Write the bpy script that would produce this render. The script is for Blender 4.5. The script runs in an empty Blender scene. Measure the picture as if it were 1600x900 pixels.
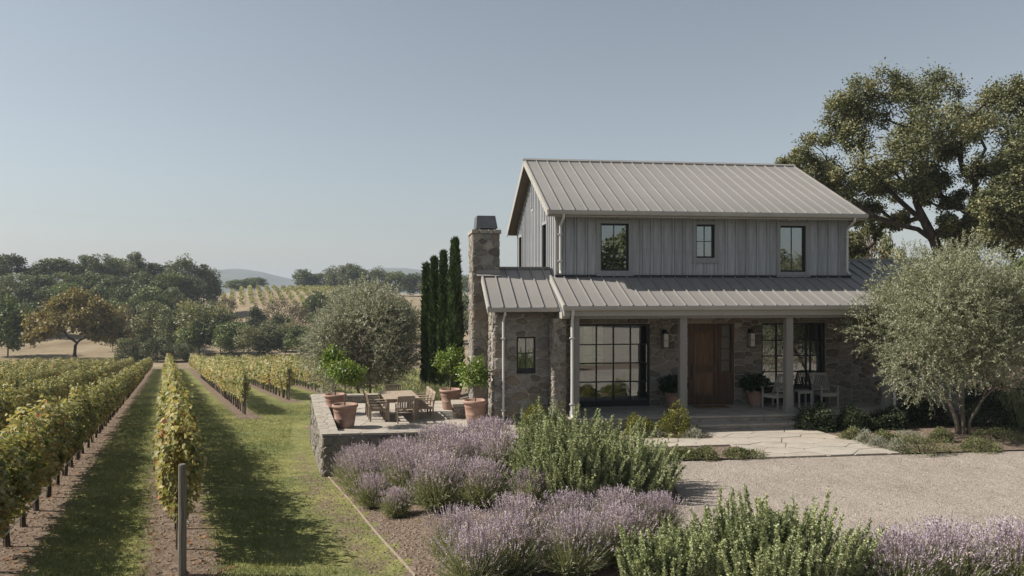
import bpy, math, random
import numpy as np
from mathutils import Vector, Matrix
R = math.radians
C = bpy.context.scene.collection
S = bpy.context.scene
rng = np.random.default_rng(7)
random.seed(7)

# ------------------------------------------------------------------ camera, sky, sun, exposure
CAMZ = 3.85
F = 1239.0                                    # focal length in pixels of the 1600 px wide photograph
cam = bpy.data.cameras.new('camera'); camo = bpy.data.objects.new('camera', cam); C.objects.link(camo)
camo.location = (0, 0, CAMZ); camo.rotation_euler = (math.pi/2, 0, 0)
cam.sensor_width = 36; cam.lens = 36*F/1600; cam.clip_start = .1; cam.clip_end = 20000
S.camera = camo

SUN_EL, SUN_AZ = R(42), R(-88.5)              # azimuth from +Y towards +X
w = bpy.data.worlds.new('World'); S.world = w; w.use_nodes = True
nt = w.node_tree
sky = nt.nodes.new('ShaderNodeTexSky'); sky.sky_type = 'NISHITA'; sky.sun_disc = False
sky.sun_elevation = SUN_EL; sky.sun_rotation = SUN_AZ
sky.air_density = 1.0; sky.dust_density = 1.0; sky.ozone_density = 1.0; sky.altitude = 100
hs = nt.nodes.new('ShaderNodeHueSaturation'); hs.inputs['Saturation'].default_value = .52; hs.inputs['Hue'].default_value = .488
nt.links.new(sky.outputs[0], hs.inputs['Color'])
nt.links.new(hs.outputs[0], nt.nodes['Background'].inputs[0])
nt.nodes['Background'].inputs[1].default_value = .065
sl = bpy.data.lights.new('sun', 'SUN'); so = bpy.data.objects.new('sun', sl); C.objects.link(so)
sl.energy = 5.0; sl.angle = R(.55); sl.color = (1, .93, .82)
tosun = Vector((math.sin(SUN_AZ)*math.cos(SUN_EL), math.cos(SUN_AZ)*math.cos(SUN_EL), math.sin(SUN_EL)))
so.rotation_euler = tosun.to_track_quat('Z', 'Y').to_euler()
S.view_settings.view_transform = 'Standard'; S.view_settings.look = 'None'
S.view_settings.exposure = 0.66; S.view_settings.gamma = 1.0
cy = S.cycles
cy.max_bounces = 7; cy.diffuse_bounces = 3; cy.glossy_bounces = 4; cy.transmission_bounces = 4
cy.transparent_max_bounces = 8; cy.volume_bounces = 0; cy.caustics_reflective = False; cy.caustics_refractive = False
cy.use_denoising = True; cy.denoiser = 'OPENIMAGEDENOISE'; cy.denoising_prefilter = 'ACCURATE'; cy.sample_clamp_indirect = 4

# ------------------------------------------------------------------ small helpers
def tag(o, label=None, cat=None, group=None, kind=None):
    if label: o['label'] = label
    if cat: o['category'] = cat
    if group: o['group'] = group
    if kind: o['kind'] = kind
    return o

def empty(name, loc=(0, 0, 0), rz=0, label=None, cat=None, group=None):
    o = bpy.data.objects.new(name, None); C.objects.link(o)
    o.location = loc; o.rotation_euler = (0, 0, rz); o.empty_display_size = .2
    return tag(o, label, cat, group)

def link(name, me, parent=None, loc=None, rz=None):
    o = bpy.data.objects.new(name, me); C.objects.link(o)
    if parent: o.parent = parent
    if loc is not None: o.location = loc
    if rz is not None: o.rotation_euler = (0, 0, rz)
    return o

def dup(o, parent=None):
    c = o.copy(); C.objects.link(c); c.parent = parent
    for ch in o.children: dup(ch, c)
    return c

def mesh_np(name, V, faces, mat, smooth=False, tint=None):
    """V (n,3); faces: list of (m,k) int arrays."""
    me = bpy.data.meshes.new(name)
    V = np.asarray(V, dtype=np.float32).reshape(-1, 3)
    faces = [np.asarray(f, dtype=np.int32) for f in faces if len(f)]
    me.vertices.add(len(V)); me.vertices.foreach_set('co', V.ravel())
    nl = sum(f.size for f in faces); nf = sum(len(f) for f in faces)
    me.loops.add(nl); me.loops.foreach_set('vertex_index', np.concatenate([f.ravel() for f in faces]))
    starts = []; s = 0
    for f in faces:
        starts.append(s + np.arange(len(f))*f.shape[1]); s += f.size
    me.polygons.add(nf); me.polygons.foreach_set('loop_start', np.concatenate(starts).astype(np.int32))
    if smooth: me.polygons.foreach_set('use_smooth', np.ones(nf, dtype=bool))
    if tint is not None:
        a = me.attributes.new('tint', 'FLOAT', 'FACE'); a.data.foreach_set('value', np.asarray(tint, dtype=np.float32))
    me.update(calc_edges=True)
    if mat: me.materials.append(mat)
    return me

class MB:
    def __init__(s): s.v = []; s.f = []
    def add(s, vs, fs):
        n = len(s.v); s.v += [tuple(p) for p in vs]; s.f += [tuple(i+n for i in f) for f in fs]; return s
    def fr(s, o, a, b, c):                     # box from a corner and three edge vectors
        o, a, b, c = Vector(o), Vector(a), Vector(b), Vector(c)
        if a.cross(b).dot(c) < 0: a, b = b, a
        P = [o, o+a, o+a+b, o+b, o+c, o+a+c, o+a+b+c, o+b+c]
        return s.add(P, [(3, 2, 1, 0), (4, 5, 6, 7), (0, 1, 5, 4), (1, 2, 6, 5), (2, 3, 7, 6), (3, 0, 4, 7)])
    def box(s, x0, x1, y0, y1, z0, z1):
        return s.fr((x0, y0, z0), (x1-x0, 0, 0), (0, y1-y0, 0), (0, 0, z1-z0))
    def prism(s, poly, ext):                   # polygon of 3d points pushed along ext
        e = Vector(ext); P = [Vector(p) for p in poly]; n = len(P)
        nrm = Vector((0, 0, 0))
        for i in range(n): nrm += P[i].cross(P[(i+1) % n])
        if nrm.dot(e) > 0: P.reverse()
        return s.add(P + [p+e for p in P], [tuple(range(n)), tuple(range(2*n-1, n-1, -1))] + [(j, i, i+n, j+n) for i, j in ((i, (i+1) % n) for i in range(n))])
    def tube(s, pts, rad, k=8, caps=True):
        pts = [Vector(p) for p in pts]; n = len(pts)
        rad = [rad]*n if not hasattr(rad, '__len__') else rad
        V = []; ref = None
        for i, p in enumerate(pts):
            t = (pts[min(i+1, n-1)]-pts[max(i-1, 0)]).normalized()
            if ref is None: ref = Vector((1, 0, 0)) if abs(t.x) < .9 else Vector((0, 1, 0))
            a = (ref - t*ref.dot(t)).normalized(); b = t.cross(a); ref = a
            for j in range(k):
                th = 2*math.pi*j/k; V.append(p + (a*math.cos(th)+b*math.sin(th))*rad[i])
        fs = [(i*k+j, i*k+(j+1) % k, (i+1)*k+(j+1) % k, (i+1)*k+j) for i in range(n-1) for j in range(k)]
        if caps: fs += [tuple(range(k-1, -1, -1)), tuple(range((n-1)*k, n*k))]
        return s.add(V, fs)
    def lathe(s, prof, k=20, cx=0, cy=0):      # profile of (r, z), closed at r = 0 if given
        n = len(prof); V = [(cx+r*math.cos(2*math.pi*j/k), cy+r*math.sin(2*math.pi*j/k), z) for r, z in prof for j in range(k)]
        return s.add(V, [(i*k+j, i*k+(j+1) % k, (i+1)*k+(j+1) % k, (i+1)*k+j) for i in range(n-1) for j in range(k)])
    def mesh(s, name, mat, smooth=False):
        me = bpy.data.meshes.new(name); me.from_pydata(s.v, [], s.f)
        if smooth: me.polygons.foreach_set('use_smooth', [True]*len(me.polygons))
        me.materials.append(mat); me.update(); return me
    def build(s, name, mat, parent=None, smooth=False, loc=None, rz=None):
        return link(name, s.mesh(name, mat, smooth), parent, loc, rz)

def sm(a, b, x):
    t = np.clip((x-a)/(b-a), 0, 1); return t*t*(3-2*t)
def unit(v):
    return v/np.maximum(np.linalg.norm(v, axis=-1, keepdims=True), 1e-9)
def rdir(n): return unit(rng.normal(size=(n, 3)))

# ------------------------------------------------------------------ materials
class NT:
    def __init__(s, name):
        s.m = bpy.data.materials.new(name); s.m.use_nodes = True; s.t = s.m.node_tree; s.t.nodes.clear()
        s.out = s.n('ShaderNodeOutputMaterial')
    def n(s, k, **kw):
        x = s.t.nodes.new(k)
        for a, b in kw.items(): setattr(x, a, b)
        return x
    def l(s, a, b): s.t.links.new(a, b)
    def coord(s, obj=True): return s.n('ShaderNodeTexCoord').outputs['Object'] if obj else s.n('ShaderNodeNewGeometry').outputs['Position']
    def noise(s, vec, scale, detail=4, rough=.55, stretch=None):
        if stretch:
            mp = s.n('ShaderNodeMapping'); mp.inputs['Scale'].default_value = stretch; s.l(vec, mp.inputs['Vector']); vec = mp.outputs[0]
        x = s.n('ShaderNodeTexNoise'); x.inputs['Scale'].default_value = scale; x.inputs['Detail'].default_value = detail
        x.inputs['Roughness'].default_value = rough; s.l(vec, x.inputs['Vector']); return x.outputs['Fac']
    def ramp(s, fac, cols):
        x = s.n('ShaderNodeValToRGB'); e = x.color_ramp.elements
        while len(e) < len(cols): e.new(.5)
        for i, (p, c) in enumerate(cols): e[i].position = p; e[i].color = (*c, 1)
        s.l(fac, x.inputs[0]); return x.outputs[0]
    def math(s, op, a, b=None, c=None, clamp=False):
        x = s.n('ShaderNodeMath', operation=op); x.use_clamp = clamp
        for i, v in enumerate((a, b, c)):
            if v is None: continue
            if isinstance(v, (int, float)): x.inputs[i].default_value = v
            else: s.l(v, x.inputs[i])
        return x.outputs[0]
    def mix(s, fac, a, b, mode='MIX'):
        x = s.n('ShaderNodeMix', data_type='RGBA', blend_type=mode)
        for i, v in ((0, fac), (6, a), (7, b)):
            if isinstance(v, (int, float)): x.inputs[i].default_value = v
            elif isinstance(v, tuple): x.inputs[i].default_value = (*v, 1)
            else: s.l(v, x.inputs[i])
        return x.outputs[2]
    def rand(s): return s.n('ShaderNodeObjectInfo').outputs['Random']
    def attr(s, name): return s.n('ShaderNodeAttribute', attribute_name=name).outputs['Fac']
    def smooth(s, v, a, b):
        x = s.n('ShaderNodeMapRange', interpolation_type='SMOOTHSTEP'); s.l(v, x.inputs[0]); x.inputs[1].default_value = a; x.inputs[2].default_value = b
        return x.outputs[0]
    def bump(s, h, strength, dist=.02):
        x = s.n('ShaderNodeBump'); x.inputs['Strength'].default_value = strength; x.inputs['Distance'].default_value = dist
        s.l(h, x.inputs['Height']); return x.outputs[0]
    def princ(s, col, rough=.8, metal=0., normal=None, spec=.3):
        b = s.n('ShaderNodeBsdfPrincipled')
        if isinstance(col, tuple): b.inputs['Base Color'].default_value = (*col, 1)
        else: s.l(col, b.inputs['Base Color'])
        if isinstance(rough, (int, float)): b.inputs['Roughness'].default_value = rough
        else: s.l(rough, b.inputs['Roughness'])
        b.inputs['Metallic'].default_value = metal; b.inputs['Specular IOR Level'].default_value = spec
        if normal is not None: s.l(normal, b.inputs['Normal'])
        s.l(b.outputs[0], s.out.inputs[0]); return s.m

def simple(name, cols, scale=4, rough=.8, bump=.2, bdist=.01, bscale=None, rnd=.15, stretch=None, metal=0., spec=.3, world=False):
    """noise-coloured surface with fine relief and per-object brightness"""
    t = NT(name); v = t.coord(not world)
    f = t.noise(v, scale, 6, .6, stretch)
    k = len(cols); col = t.ramp(f, [(.32+.36*i/max(1, k-1), c) for i, c in enumerate(cols)])
    if rnd:
        g = t.math('MULTIPLY_ADD', t.rand(), 2*rnd, 1-rnd)
        cc = t.n('ShaderNodeCombineColor'); [t.l(g, cc.inputs[i]) for i in range(3)]
        col = t.mix(1.0, col, cc.outputs[0], 'MULTIPLY')
    nb = t.bump(t.noise(v, bscale or scale*6, 5, .65, stretch), bump, bdist) if bump else None
    return t.princ(col, rough, metal, nb, spec)

def leafmat(name, cols, trans=.3, rnd=.18, rough=.55, spec=.25, vein=0):
    t = NT(name)
    col = t.ramp(t.attr('tint'), cols)
    g = t.math('MULTIPLY_ADD', t.rand(), 2*rnd, 1-rnd)
    cc = t.n('ShaderNodeCombineColor'); [t.l(g, cc.inputs[i]) for i in range(3)]
    col = t.mix(1.0, col, cc.outputs[0], 'MULTIPLY')
    b = t.n('ShaderNodeBsdfPrincipled'); t.l(col, b.inputs['Base Color']); b.inputs['Roughness'].default_value = rough
    b.inputs['Specular IOR Level'].default_value = spec
    tr = t.n('ShaderNodeBsdfTranslucent'); t.l(t.mix(1.0, col, (1.25, 1.2, .7), 'MULTIPLY'), tr.inputs[0])
    mx = t.n('ShaderNodeMixShader'); mx.inputs[0].default_value = trans
    t.l(b.outputs[0], mx.inputs[1]); t.l(tr.outputs[0], mx.inputs[2]); t.l(mx.outputs[0], t.out.inputs[0])
    return t.m

M = {}
# --- house
def stone_mat(name, cols):
    t = NT(name); v = t.coord()
    col = t.ramp(t.rand(), [(i/len(cols), c) for i, c in enumerate(cols)])
    f = t.noise(v, 7, 6, .65)
    col = t.mix(.22, col, t.ramp(f, [(.3, (.12, .1, .085)), (.5, (.26, .225, .19)), (.72, (.42, .38, .33))]), 'MIX')
    f2 = t.noise(v, 38, 4, .6)
    col = t.mix(.5, col, t.ramp(f2, [(.3, (.35, .35, .35)), (.7, (1, 1, 1))]), 'MULTIPLY')
    lich = t.smooth(t.noise(v, 3.1, 5, .7), .58, .68)
    col = t.mix(t.math('MULTIPLY', lich, .4), col, (.34, .33, .29))
    return t.princ(col, .88, 0, t.bump(t.noise(v, 16, 6, .7), .8, .03), .2)
STONES = [(.42, .385, .335), (.1, .095, .09), (.17, .14, .115), (.34, .305, .26), (.22, .205, .19), (.29, .27, .245), (.15, .145, .14), (.38, .34, .285), (.12, .11, .1), (.26, .215, .175), (.2, .2, .2), (.33, .32, .3), (.24, .19, .15)]
M['stone'] = stone_mat('fieldstone', STONES)
M['mortar'] = simple('mortar', [(.25, .225, .195), (.31, .285, .25), (.37, .34, .295)], 5, .95, .7, .02, 40, 0)
M['board'] = simple('painted_board', [(0.218, 0.227, 0.244), (0.286, 0.293, 0.311), (0.359, 0.363, 0.374)], 1.6, .75, .35, .004, 14, .11, (6, 6, .6))
M['boardtrim'] = simple('painted_window_trim', [(.22, .222, .226), (.27, .272, .275)], 2, .7, .2, .004, 14, 0, (6, 6, .6))
M['groove'] = simple('shadow_line_backing', [(.05, .05, .052), (.075, .074, .073)], 4, .9, 0, 0, 0, 0)  # backing darkened so gaps beside the battens draw their shadow lines
M['trim'] = simple('painted_trim', [(.3, .285, .265), (.34, .325, .3)], 3, .65, .15, .003, 20, .03)
M['post'] = simple('painted_post', [(.2, .19, .18), (.24, .23, .215)], 3, .65, .2, .003, 20, .03, (5, 5, .6))
M['metal_roof'] = simple('standing_seam_metal', [(0.184, 0.176, 0.169), (0.211, 0.201, 0.192), (0.236, 0.225, 0.214)], .9, .5, .05, .004, 3, .035, (1, .5, .5), .0, .45)
M['seam'] = M['metal_roof']
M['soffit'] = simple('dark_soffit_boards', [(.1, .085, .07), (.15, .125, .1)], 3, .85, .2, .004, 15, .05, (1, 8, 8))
M['gutter'] = simple('gutter_metal', [(.32, .305, .285), (.37, .35, .33)], 2, .45, 0, 0, 0, .02, None, .0, .4)
M['downspout'] = simple('downspout_metal', [(.5, .49, .47), (.56, .55, .53)], 2, .4, 0, 0, 0, .03, None, .0, .4)
M['frame'] = simple('dark_steel', [(.018, .021, .025), (.026, .029, .033)], 5, .45, 0, 0, 0, .05)
M['capmetal'] = simple('chimney_hood_metal', [(.09, .095, .1), (.13, .135, .14)], 4, .45, .05, .003, 20, 0, None, .5, .5)
M['door'] = simple('oiled_walnut_door', [(.045, .025, .015), (.075, .043, .026), (.11, .066, .042)], 3, .5, .2, .003, 16, .15, (7, 7, .5))
M['doorpanel'] = simple('oiled_walnut_panel', [(.075, .04, .022), (.12, .066, .036), (.165, .095, .055)], 3, .5, .2, .003, 16, .1, (7, 7, .5))
M['iron'] = simple('black_iron', [(.012, .012, .013), (.022, .022, .022)], 9, .5, .1, .002, 50, 0)
M['lampglass'] = simple('frosted_lamp_glass', [(.45, .43, .38), (.55, .53, .48)], 6, .25, 0, 0, 0, 0)
M['curtain'] = simple('linen_curtain', [(.55, .52, .47), (.66, .63, .58)], 6, .9, .2, .003, 90, .04)
M['room'] = simple('interior_plaster', [(.2, .185, .165), (.24, .225, .2)], 2, .9, 0, 0, 0, 0)
M['roomfloor'] = simple('interior_floorboards', [(.14, .09, .055), (.2, .13, .08)], 2, .6, .1, .002, 12, 0, (1, 9, 1))
def glass(name='window_glass', base=.2, tint=(.62, .66, .64), rough=0.):
    t = NT(name)
    tr = t.n('ShaderNodeBsdfTransparent'); tr.inputs[0].default_value = (*tint, 1)
    gl = t.n('ShaderNodeBsdfGlossy'); gl.inputs['Roughness'].default_value = rough; gl.inputs[0].default_value = (.86, .9, .92, 1)
    v = t.coord(); bp = t.bump(t.noise(v, 1.3, 2, .4), .03, .02); t.l(bp, gl.inputs['Normal'])
    fr = t.n('ShaderNodeFresnel'); fr.inputs[0].default_value = 1.6
    mx = t.n('ShaderNodeMixShader'); t.l(t.math('MULTIPLY_ADD', fr.outputs[0], 1.0, base, True), mx.inputs[0])
    t.l(tr.outputs[0], mx.inputs[1]); t.l(gl.outputs[0], mx.inputs[2]); t.l(mx.outputs[0], t.out.inputs[0]); return t.m
M['glass'] = glass()
M['darkglass'] = glass('dimmed_sidelight_glass', .03, (.3, .31, .3), .25)  # tint and low reflection put in to darken the sidelight's bright reflection
# --- ground and paving
def paver_mat(name, cols):
    t = NT(name); v = t.coord(False)
    col = t.ramp(t.rand(), [(i/len(cols), c) for i, c in enumerate(cols)])
    col = t.mix(.6, col, t.ramp(t.noise(v, 2.2, 6, .65), [(.3, (.25, .22, .185)), (.5, (.34, .305, .265)), (.7, (.42, .385, .34))]))
    col = t.mix(.45, col, t.ramp(t.noise(v, 30, 4, .6), [(.3, (.55, .54, .52)), (.7, (1, 1, 1))]), 'MULTIPLY')
    return t.princ(col, .85, 0, t.bump(t.noise(v, 9, 6, .65), .35, .02), .25)
M['flagstone'] = paver_mat('flagstone', [(.39, .345, .29), (.47, .42, .365), (.36, .33, .29), (.43, .375, .315), (.4, .375, .34)])
M['joint'] = simple('sandy_joint', [(.22, .19, .155), (.29, .255, .21)], 8, .95, .5, .01, 60, 0, world=True)
M['coping'] = paver_mat('coping_stone', [(.33, .3, .26), (.38, .345, .3), (.3, .27, .235)])
def gravel_mat():
    t = NT('pale_gravel'); v = t.coord(False)
    vo = t.n('ShaderNodeTexVoronoi'); vo.inputs['Scale'].default_value = 62; t.l(v, vo.inputs['Vector'])
    sp = t.n('ShaderNodeSeparateColor'); t.l(vo.outputs['Color'], sp.inputs[0])
    col = t.ramp(sp.outputs[0], [(0, (0.189, 0.16, 0.137)), (0.3, (0.312, 0.269, 0.235)), (0.7, (0.387, 0.339, 0.3)), (1, (0.491, 0.442, 0.402))])
    big = t.noise(v, .55, 6, .65)
    col = t.mix(.55, col, t.ramp(big, [(.3, (.62, .6, .57)), (.5, (.86, .85, .83)), (.7, (1.06, 1.04, 1.0))]), 'MULTIPLY')
    dark = t.smooth(t.noise(v, 3.2, 7, .75), .6, .72)
    col = t.mix(t.math('MULTIPLY', dark, .42), col, (.15, .12, .09))
    h = t.math('ADD', t.math('MULTIPLY', vo.outputs['Distance'], -1.0), t.math('ADD', t.math('MULTIPLY', t.noise(v, 5, 6, .7), 2.5), t.math('MULTIPLY', t.noise(v, .9, 5, .6), 9.0)))
    return t.princ(col, .95, 0, t.bump(h, .9, .02), .15)
M['gravel'] = gravel_mat()
M['clod'] = simple('soil_clod', [(.13, .095, .068), (.2, .15, .11), (.26, .2, .155)], 5, .95, .6, .02, 30, .2, world=True)

ROW_DX = -.435                                # vine rows run along (ROW_DX, 1)
ROWS = [(-2.46, 9.0), (-5.15, 21.), (-7.85, 34.), (-10.5, 47.), (-13.2, 60.), (-15.9, 73.), (-18.6, 86.), (.19, 11.6), (3.65, 37.4), (7.35, 48.), (11.0, 56.), (14.6, 63.), (18.2, 70.), (21.8, 77.)]
def ground_mat():
    t = NT('orchard_ground'); v = t.coord(False)
    sx = t.n('ShaderNodeSeparateXYZ'); t.l(v, sx.inputs[0]); x, y = sx.outputs[0], sx.outputs[1]
    L = t.math('MULTIPLY_ADD', y, -ROW_DX, x)
    d = None
    for li, st in ROWS:
        a = t.math('ABSOLUTE', t.math('SUBTRACT', L, li))
        a = t.math('MAXIMUM', a, t.math('MULTIPLY', t.math('SUBTRACT', st-1.5, y), .5))
        d = a if d is None else t.math('MINIMUM', d, a)
    nz = t.noise(v, 1.7, 7, .7)
    nf = t.noise(v, 9, 6, .7)
    d = t.math('ADD', d, t.math('MULTIPLY_ADD', nz, -1.1, .55))
    d = t.math('ADD', d, t.math('MULTIPLY_ADD', nf, -.5, .25))
    soil = t.math('SUBTRACT', 1.0, t.smooth(d, .42, .72))
    far = t.smooth(y, 119, 121)
    soil = t.math('MULTIPLY', soil, t.math('SUBTRACT', 1.0, far))
    bare = t.math('ADD', t.attr('bare'), t.math('ADD', t.math('MULTIPLY_ADD', nz, 1.1, -.55), t.math('MULTIPLY_ADD', nf, 1.0, -.5)))
    bare = t.smooth(bare, .42, .75)
    vo = t.n('ShaderNodeTexVoronoi'); vo.inputs['Scale'].default_value = 16; t.l(v, vo.inputs['Vector'])
    earth = t.ramp(t.noise(v, 5.5, 8, .72), [(.3, (.085, .06, .042)), (.48, (.17, .126, .094)), (.62, (.235, .18, .14)), (.78, (.31, .25, .2))])
    grass = t.ramp(t.noise(v, 3.2, 8, .72), [(0.28, (0.093, 0.105, 0.04)), (0.45, (0.163, 0.177, 0.074)), (0.6, (0.233, 0.24, 0.111)), (0.76, (0.311, 0.302, 0.165))])
    big = t.ramp(t.noise(v, .33, 4, .6), [(.35, (.75, .8, .7)), (.65, (1.25, 1.15, 1.0))])
    grass = t.mix(1.0, grass, big, 'MULTIPLY')
    dry = t.ramp(t.noise(v, .09, 8, .7), [(.3, (.17, .13, .085)), (.5, (.25, .2, .135)), (.7, (.32, .265, .185))])
    col = t.mix(t.math('MAXIMUM', soil, bare), grass, earth)
    col = t.mix(far, col, dry)
    mulch = t.ramp(t.noise(v, 14, 7, .7), [(.3, (.09, .065, .048)), (.5, (.19, .145, .112)), (.7, (.31, .25, .2))])
    bed = t.smooth(t.math('ADD', t.attr('bed'), t.math('MULTIPLY_ADD', nf, .4, -.2)), .4, .6)
    col = t.mix(bed, col, mulch)
    h = t.math('ADD', t.noise(v, 7, 8, .75), t.math('MULTIPLY', vo.outputs['Distance'], -.4))
    return t.princ(col, .97, 0, t.bump(h, .9, .09), .1)
M['ground'] = ground_mat()
M['farhill'] = simple('distant_ridge_scrub', [(.035, .045, .03), (.06, .07, .045), (.1, .1, .065)], .01, .95, 0, 0, 0, 0, world=True)
# --- plants
M['bark'] = simple('oak_bark', [(.03, .024, .02), (.065, .052, .043), (.11, .092, .078)], 5, .95, .9, .05, 14, .1, (1, 1, .35))
M['olivebark'] = simple('olive_bark', [(.11, .09, .07), (.18, .15, .12), (.26, .225, .185)], 6, .95, .8, .03, 18, .05, (1, 1, .4))
M['vinebark'] = simple('vine_bark', [(.03, .022, .017), (.065, .05, .038), (.1, .08, .06)], 9, .95, .8, .02, 30, .2, (1, 1, .4))
M['oldwood'] = simple('weathered_post', [(.1, .088, .072), (.16, .142, .118), (.22, .2, .17)], 4, .9, .6, .01, 24, .08, (9, 9, .5))
M['oak'] = leafmat('oak_leaves', [(0, (0.075, 0.092, 0.048)), (0.4, (0.149, 0.163, 0.083)), (0.75, (0.248, 0.247, 0.134)), (1, (0.37, 0.324, 0.181))], .22)
M['goldoak'] = leafmat('turning_oak_leaves', [(0, (.13, .11, .045)), (.4, (.2, .162, .065)), (.75, (.27, .21, .085)), (1, (.2, .185, .08))], .25)
M['evergreen'] = leafmat('dark_hillside_leaves', [(0, (0.052, 0.075, 0.032)), (0.5, (0.107, 0.137, 0.055)), (1, (0.189, 0.207, 0.086))], .18, .42)
M['sage'] = leafmat('grey_green_leaves', [(0, (0.082, 0.096, 0.049)), (0.5, (0.14, 0.155, 0.078)), (1, (0.216, 0.22, 0.118))], .15, .25)
M['tan'] = leafmat('dry_tan_leaves', [(0, (0.13, 0.104, 0.065)), (0.5, (0.195, 0.156, 0.098)), (1, (0.247, 0.202, 0.13))], .15, .2)
M['olive'] = leafmat('olive_leaves', [(0, (0.121, 0.135, 0.083)), (0.45, (0.23, 0.24, 0.159)), (0.8, (0.337, 0.345, 0.243)), (1, (0.446, 0.446, 0.337))], .2, .06, .5, .35)
M['paleolive'] = leafmat('pale_olive_leaves', [(0, (0.207, 0.216, 0.158)), (0.45, (0.329, 0.335, 0.263)), (0.8, (0.426, 0.426, 0.349)), (1, (0.511, 0.5, 0.423))], .2, .06, .5, .35)
M['cypress'] = leafmat('cypress_sprays', [(0, (0.029, 0.052, 0.022)), (0.5, (0.055, 0.089, 0.034)), (1, (0.106, 0.145, 0.055))], .08, .1)
M['vine'] = leafmat('autumn_vine_leaves', [(0, (0.077, 0.099, 0.039)), (0.3, (0.172, 0.19, 0.077)), (0.55, (0.308, 0.29, 0.132)), (0.75, (0.423, 0.379, 0.188)), (0.86, (0.371, 0.252, 0.117)), (0.93, (0.34, 0.141, 0.071)), (1, (0.172, 0.076, 0.049))], .34, .12)
M['citrus'] = leafmat('citrus_leaves', [(0, (0.076, 0.133, 0.022)), (0.5, (0.143, 0.219, 0.041)), (1, (0.27, 0.312, 0.084))], .3, .08, .4, .4)
M['darkplant'] = leafmat('glossy_dark_leaves', [(0, (.012, .03, .012)), (1, (.035, .065, .024))], .15, .1, .35, .5)
M['rosemary'] = leafmat('rosemary_needles', [(0, (0.15, 0.181, 0.091)), (0.5, (0.3, 0.336, 0.181)), (1, (0.496, 0.525, 0.3))], .2, .06, .6)
M['lavleaf'] = leafmat('lavender_foliage', [(0, (0.133, 0.153, 0.081)), (0.5, (0.255, 0.274, 0.152)), (1, (0.438, 0.428, 0.274))], .2, .08, .7)
M['lavflower'] = leafmat('lavender_spikes', [(0, (0.251, 0.193, 0.268)), (0.4, (0.385, 0.32, 0.404)), (0.7, (0.541, 0.466, 0.521)), (1, (0.578, 0.503, 0.438))], .2, .08, .8)
M['santolina'] = leafmat('silver_santolina', [(0, (0.184, 0.19, 0.144)), (0.5, (0.276, 0.282, 0.218)), (1, (0.391, 0.391, 0.322))], .15, .12, .8)
M['boxwood'] = leafmat('yellow_green_box_leaves', [(0, (0.065, 0.078, 0.016)), (0.5, (0.137, 0.143, 0.031)), (1, (0.247, 0.221, 0.058))], .25, .1)
M['shade_tinted'] = leafmat('shade_tinted_bush_leaves', [(0, (.014, .024, .01)), (.5, (.03, .045, .018)), (1, (.06, .075, .03))], .12, .1)  # leaf colour darkened to stand in for the shade over these bushes
M['cover'] = leafmat('groundcover_leaves', [(0, (0.078, 0.091, 0.039)), (0.5, (0.143, 0.156, 0.068)), (1, (0.234, 0.234, 0.117))], .2, .12)
M['grass'] = leafmat('grass_blades', [(0, (0.087, 0.113, 0.038)), (0.5, (0.175, 0.199, 0.079)), (0.85, (0.261, 0.27, 0.125)), (1, (0.367, 0.356, 0.195))], .3, 0, .6)
M['fallen'] = leafmat('fallen_leaves', [(0, (.16, .07, .03)), (.5, (.25, .12, .05)), (1, (.12, .08, .05))], .1, 0, .8)
M['terracotta'] = simple('terracotta', [(0.232, 0.142, 0.111), (0.314, 0.198, 0.157), (0.4, 0.28, 0.231)], 3.2, .85, .2, .006, 25, .06)
M['teak'] = simple('weathered_teak', [(.2, .155, .115), (.27, .215, .165), (.34, .28, .22)], 3, .8, .25, .003, 26, .08, (5, 5, 5))
M['greywood'] = simple('pale_grey_teak', [(.3, .28, .25), (.38, .355, .32)], 3, .8, .2, .003, 26, .06, (5, 5, 5))
M['mat'] = simple('coir_mat', [(.14, .085, .045), (.2, .13, .075)], 20, .98, .6, .01, 120, 0)
M['wire'] = simple('galvanised_wire', [(.4, .39, .37), (.45, .44, .42)], 4, .4, 0, 0, 0, 0, None, .3)

# ------------------------------------------------------------------ terrain
HX, HY, HTH = 1.32, 23.14, R(7.75)            # front left corner of the upper storey and the turn of the house
cu, su = math.cos(HTH), math.sin(HTH)
def hw(u, v, z=0): return Vector((HX+u*cu-v*su, HY+u*su+v*cu, z))
def huv(x, y): return ((x-HX)*cu+(y-HY)*su, -(x-HX)*su+(y-HY)*cu)
def xe(y):                                     # lawn edge: left of it the vineyard slope, right of it the level house ground
    return np.interp(y, [0, 10.6, 19, 26, 32, 400], [-1.4, -1.4, -4.5, -6.7, -8.4, -8.4])
def terrain(x, y):
    x = np.asarray(x, float); y = np.asarray(y, float)
    yc = np.clip(y, 10.32, 116)
    vine = .8-.0775*yc
    wid = np.interp(y, [0, 20, 35, 60], [2.6, 3.2, 12, 14])
    k = sm(0, 1, (x-xe(y))/wid)
    k = k*(1-sm(55, 140, y)*1.0)
    z = vine*(1-k)
    px = 800+F*x/np.maximum(y, 20)
    f = np.where(y > 100, 1.0, 0.0)
    r1 = 14*sm(146, 250, y)*(1-sm(280, 450, y))*(1-sm(240, 400, px))
    r2 = 11.2*sm(170, 325, y)*(1-sm(350, 620, y))*sm(270, 390, px)*(1-sm(530, 760, px))
    r3 = 9.0*sm(180, 330, y)*(1-sm(360, 620, y))*sm(500, 720, px)*(1-sm(900, 1200, px))
    z = z+f*(np.maximum(r1, r2)+r3*(1-np.clip(r2/11.2, 0, 1)))
    return z
def tz(x, y): return float(terrain(x, y))

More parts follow.
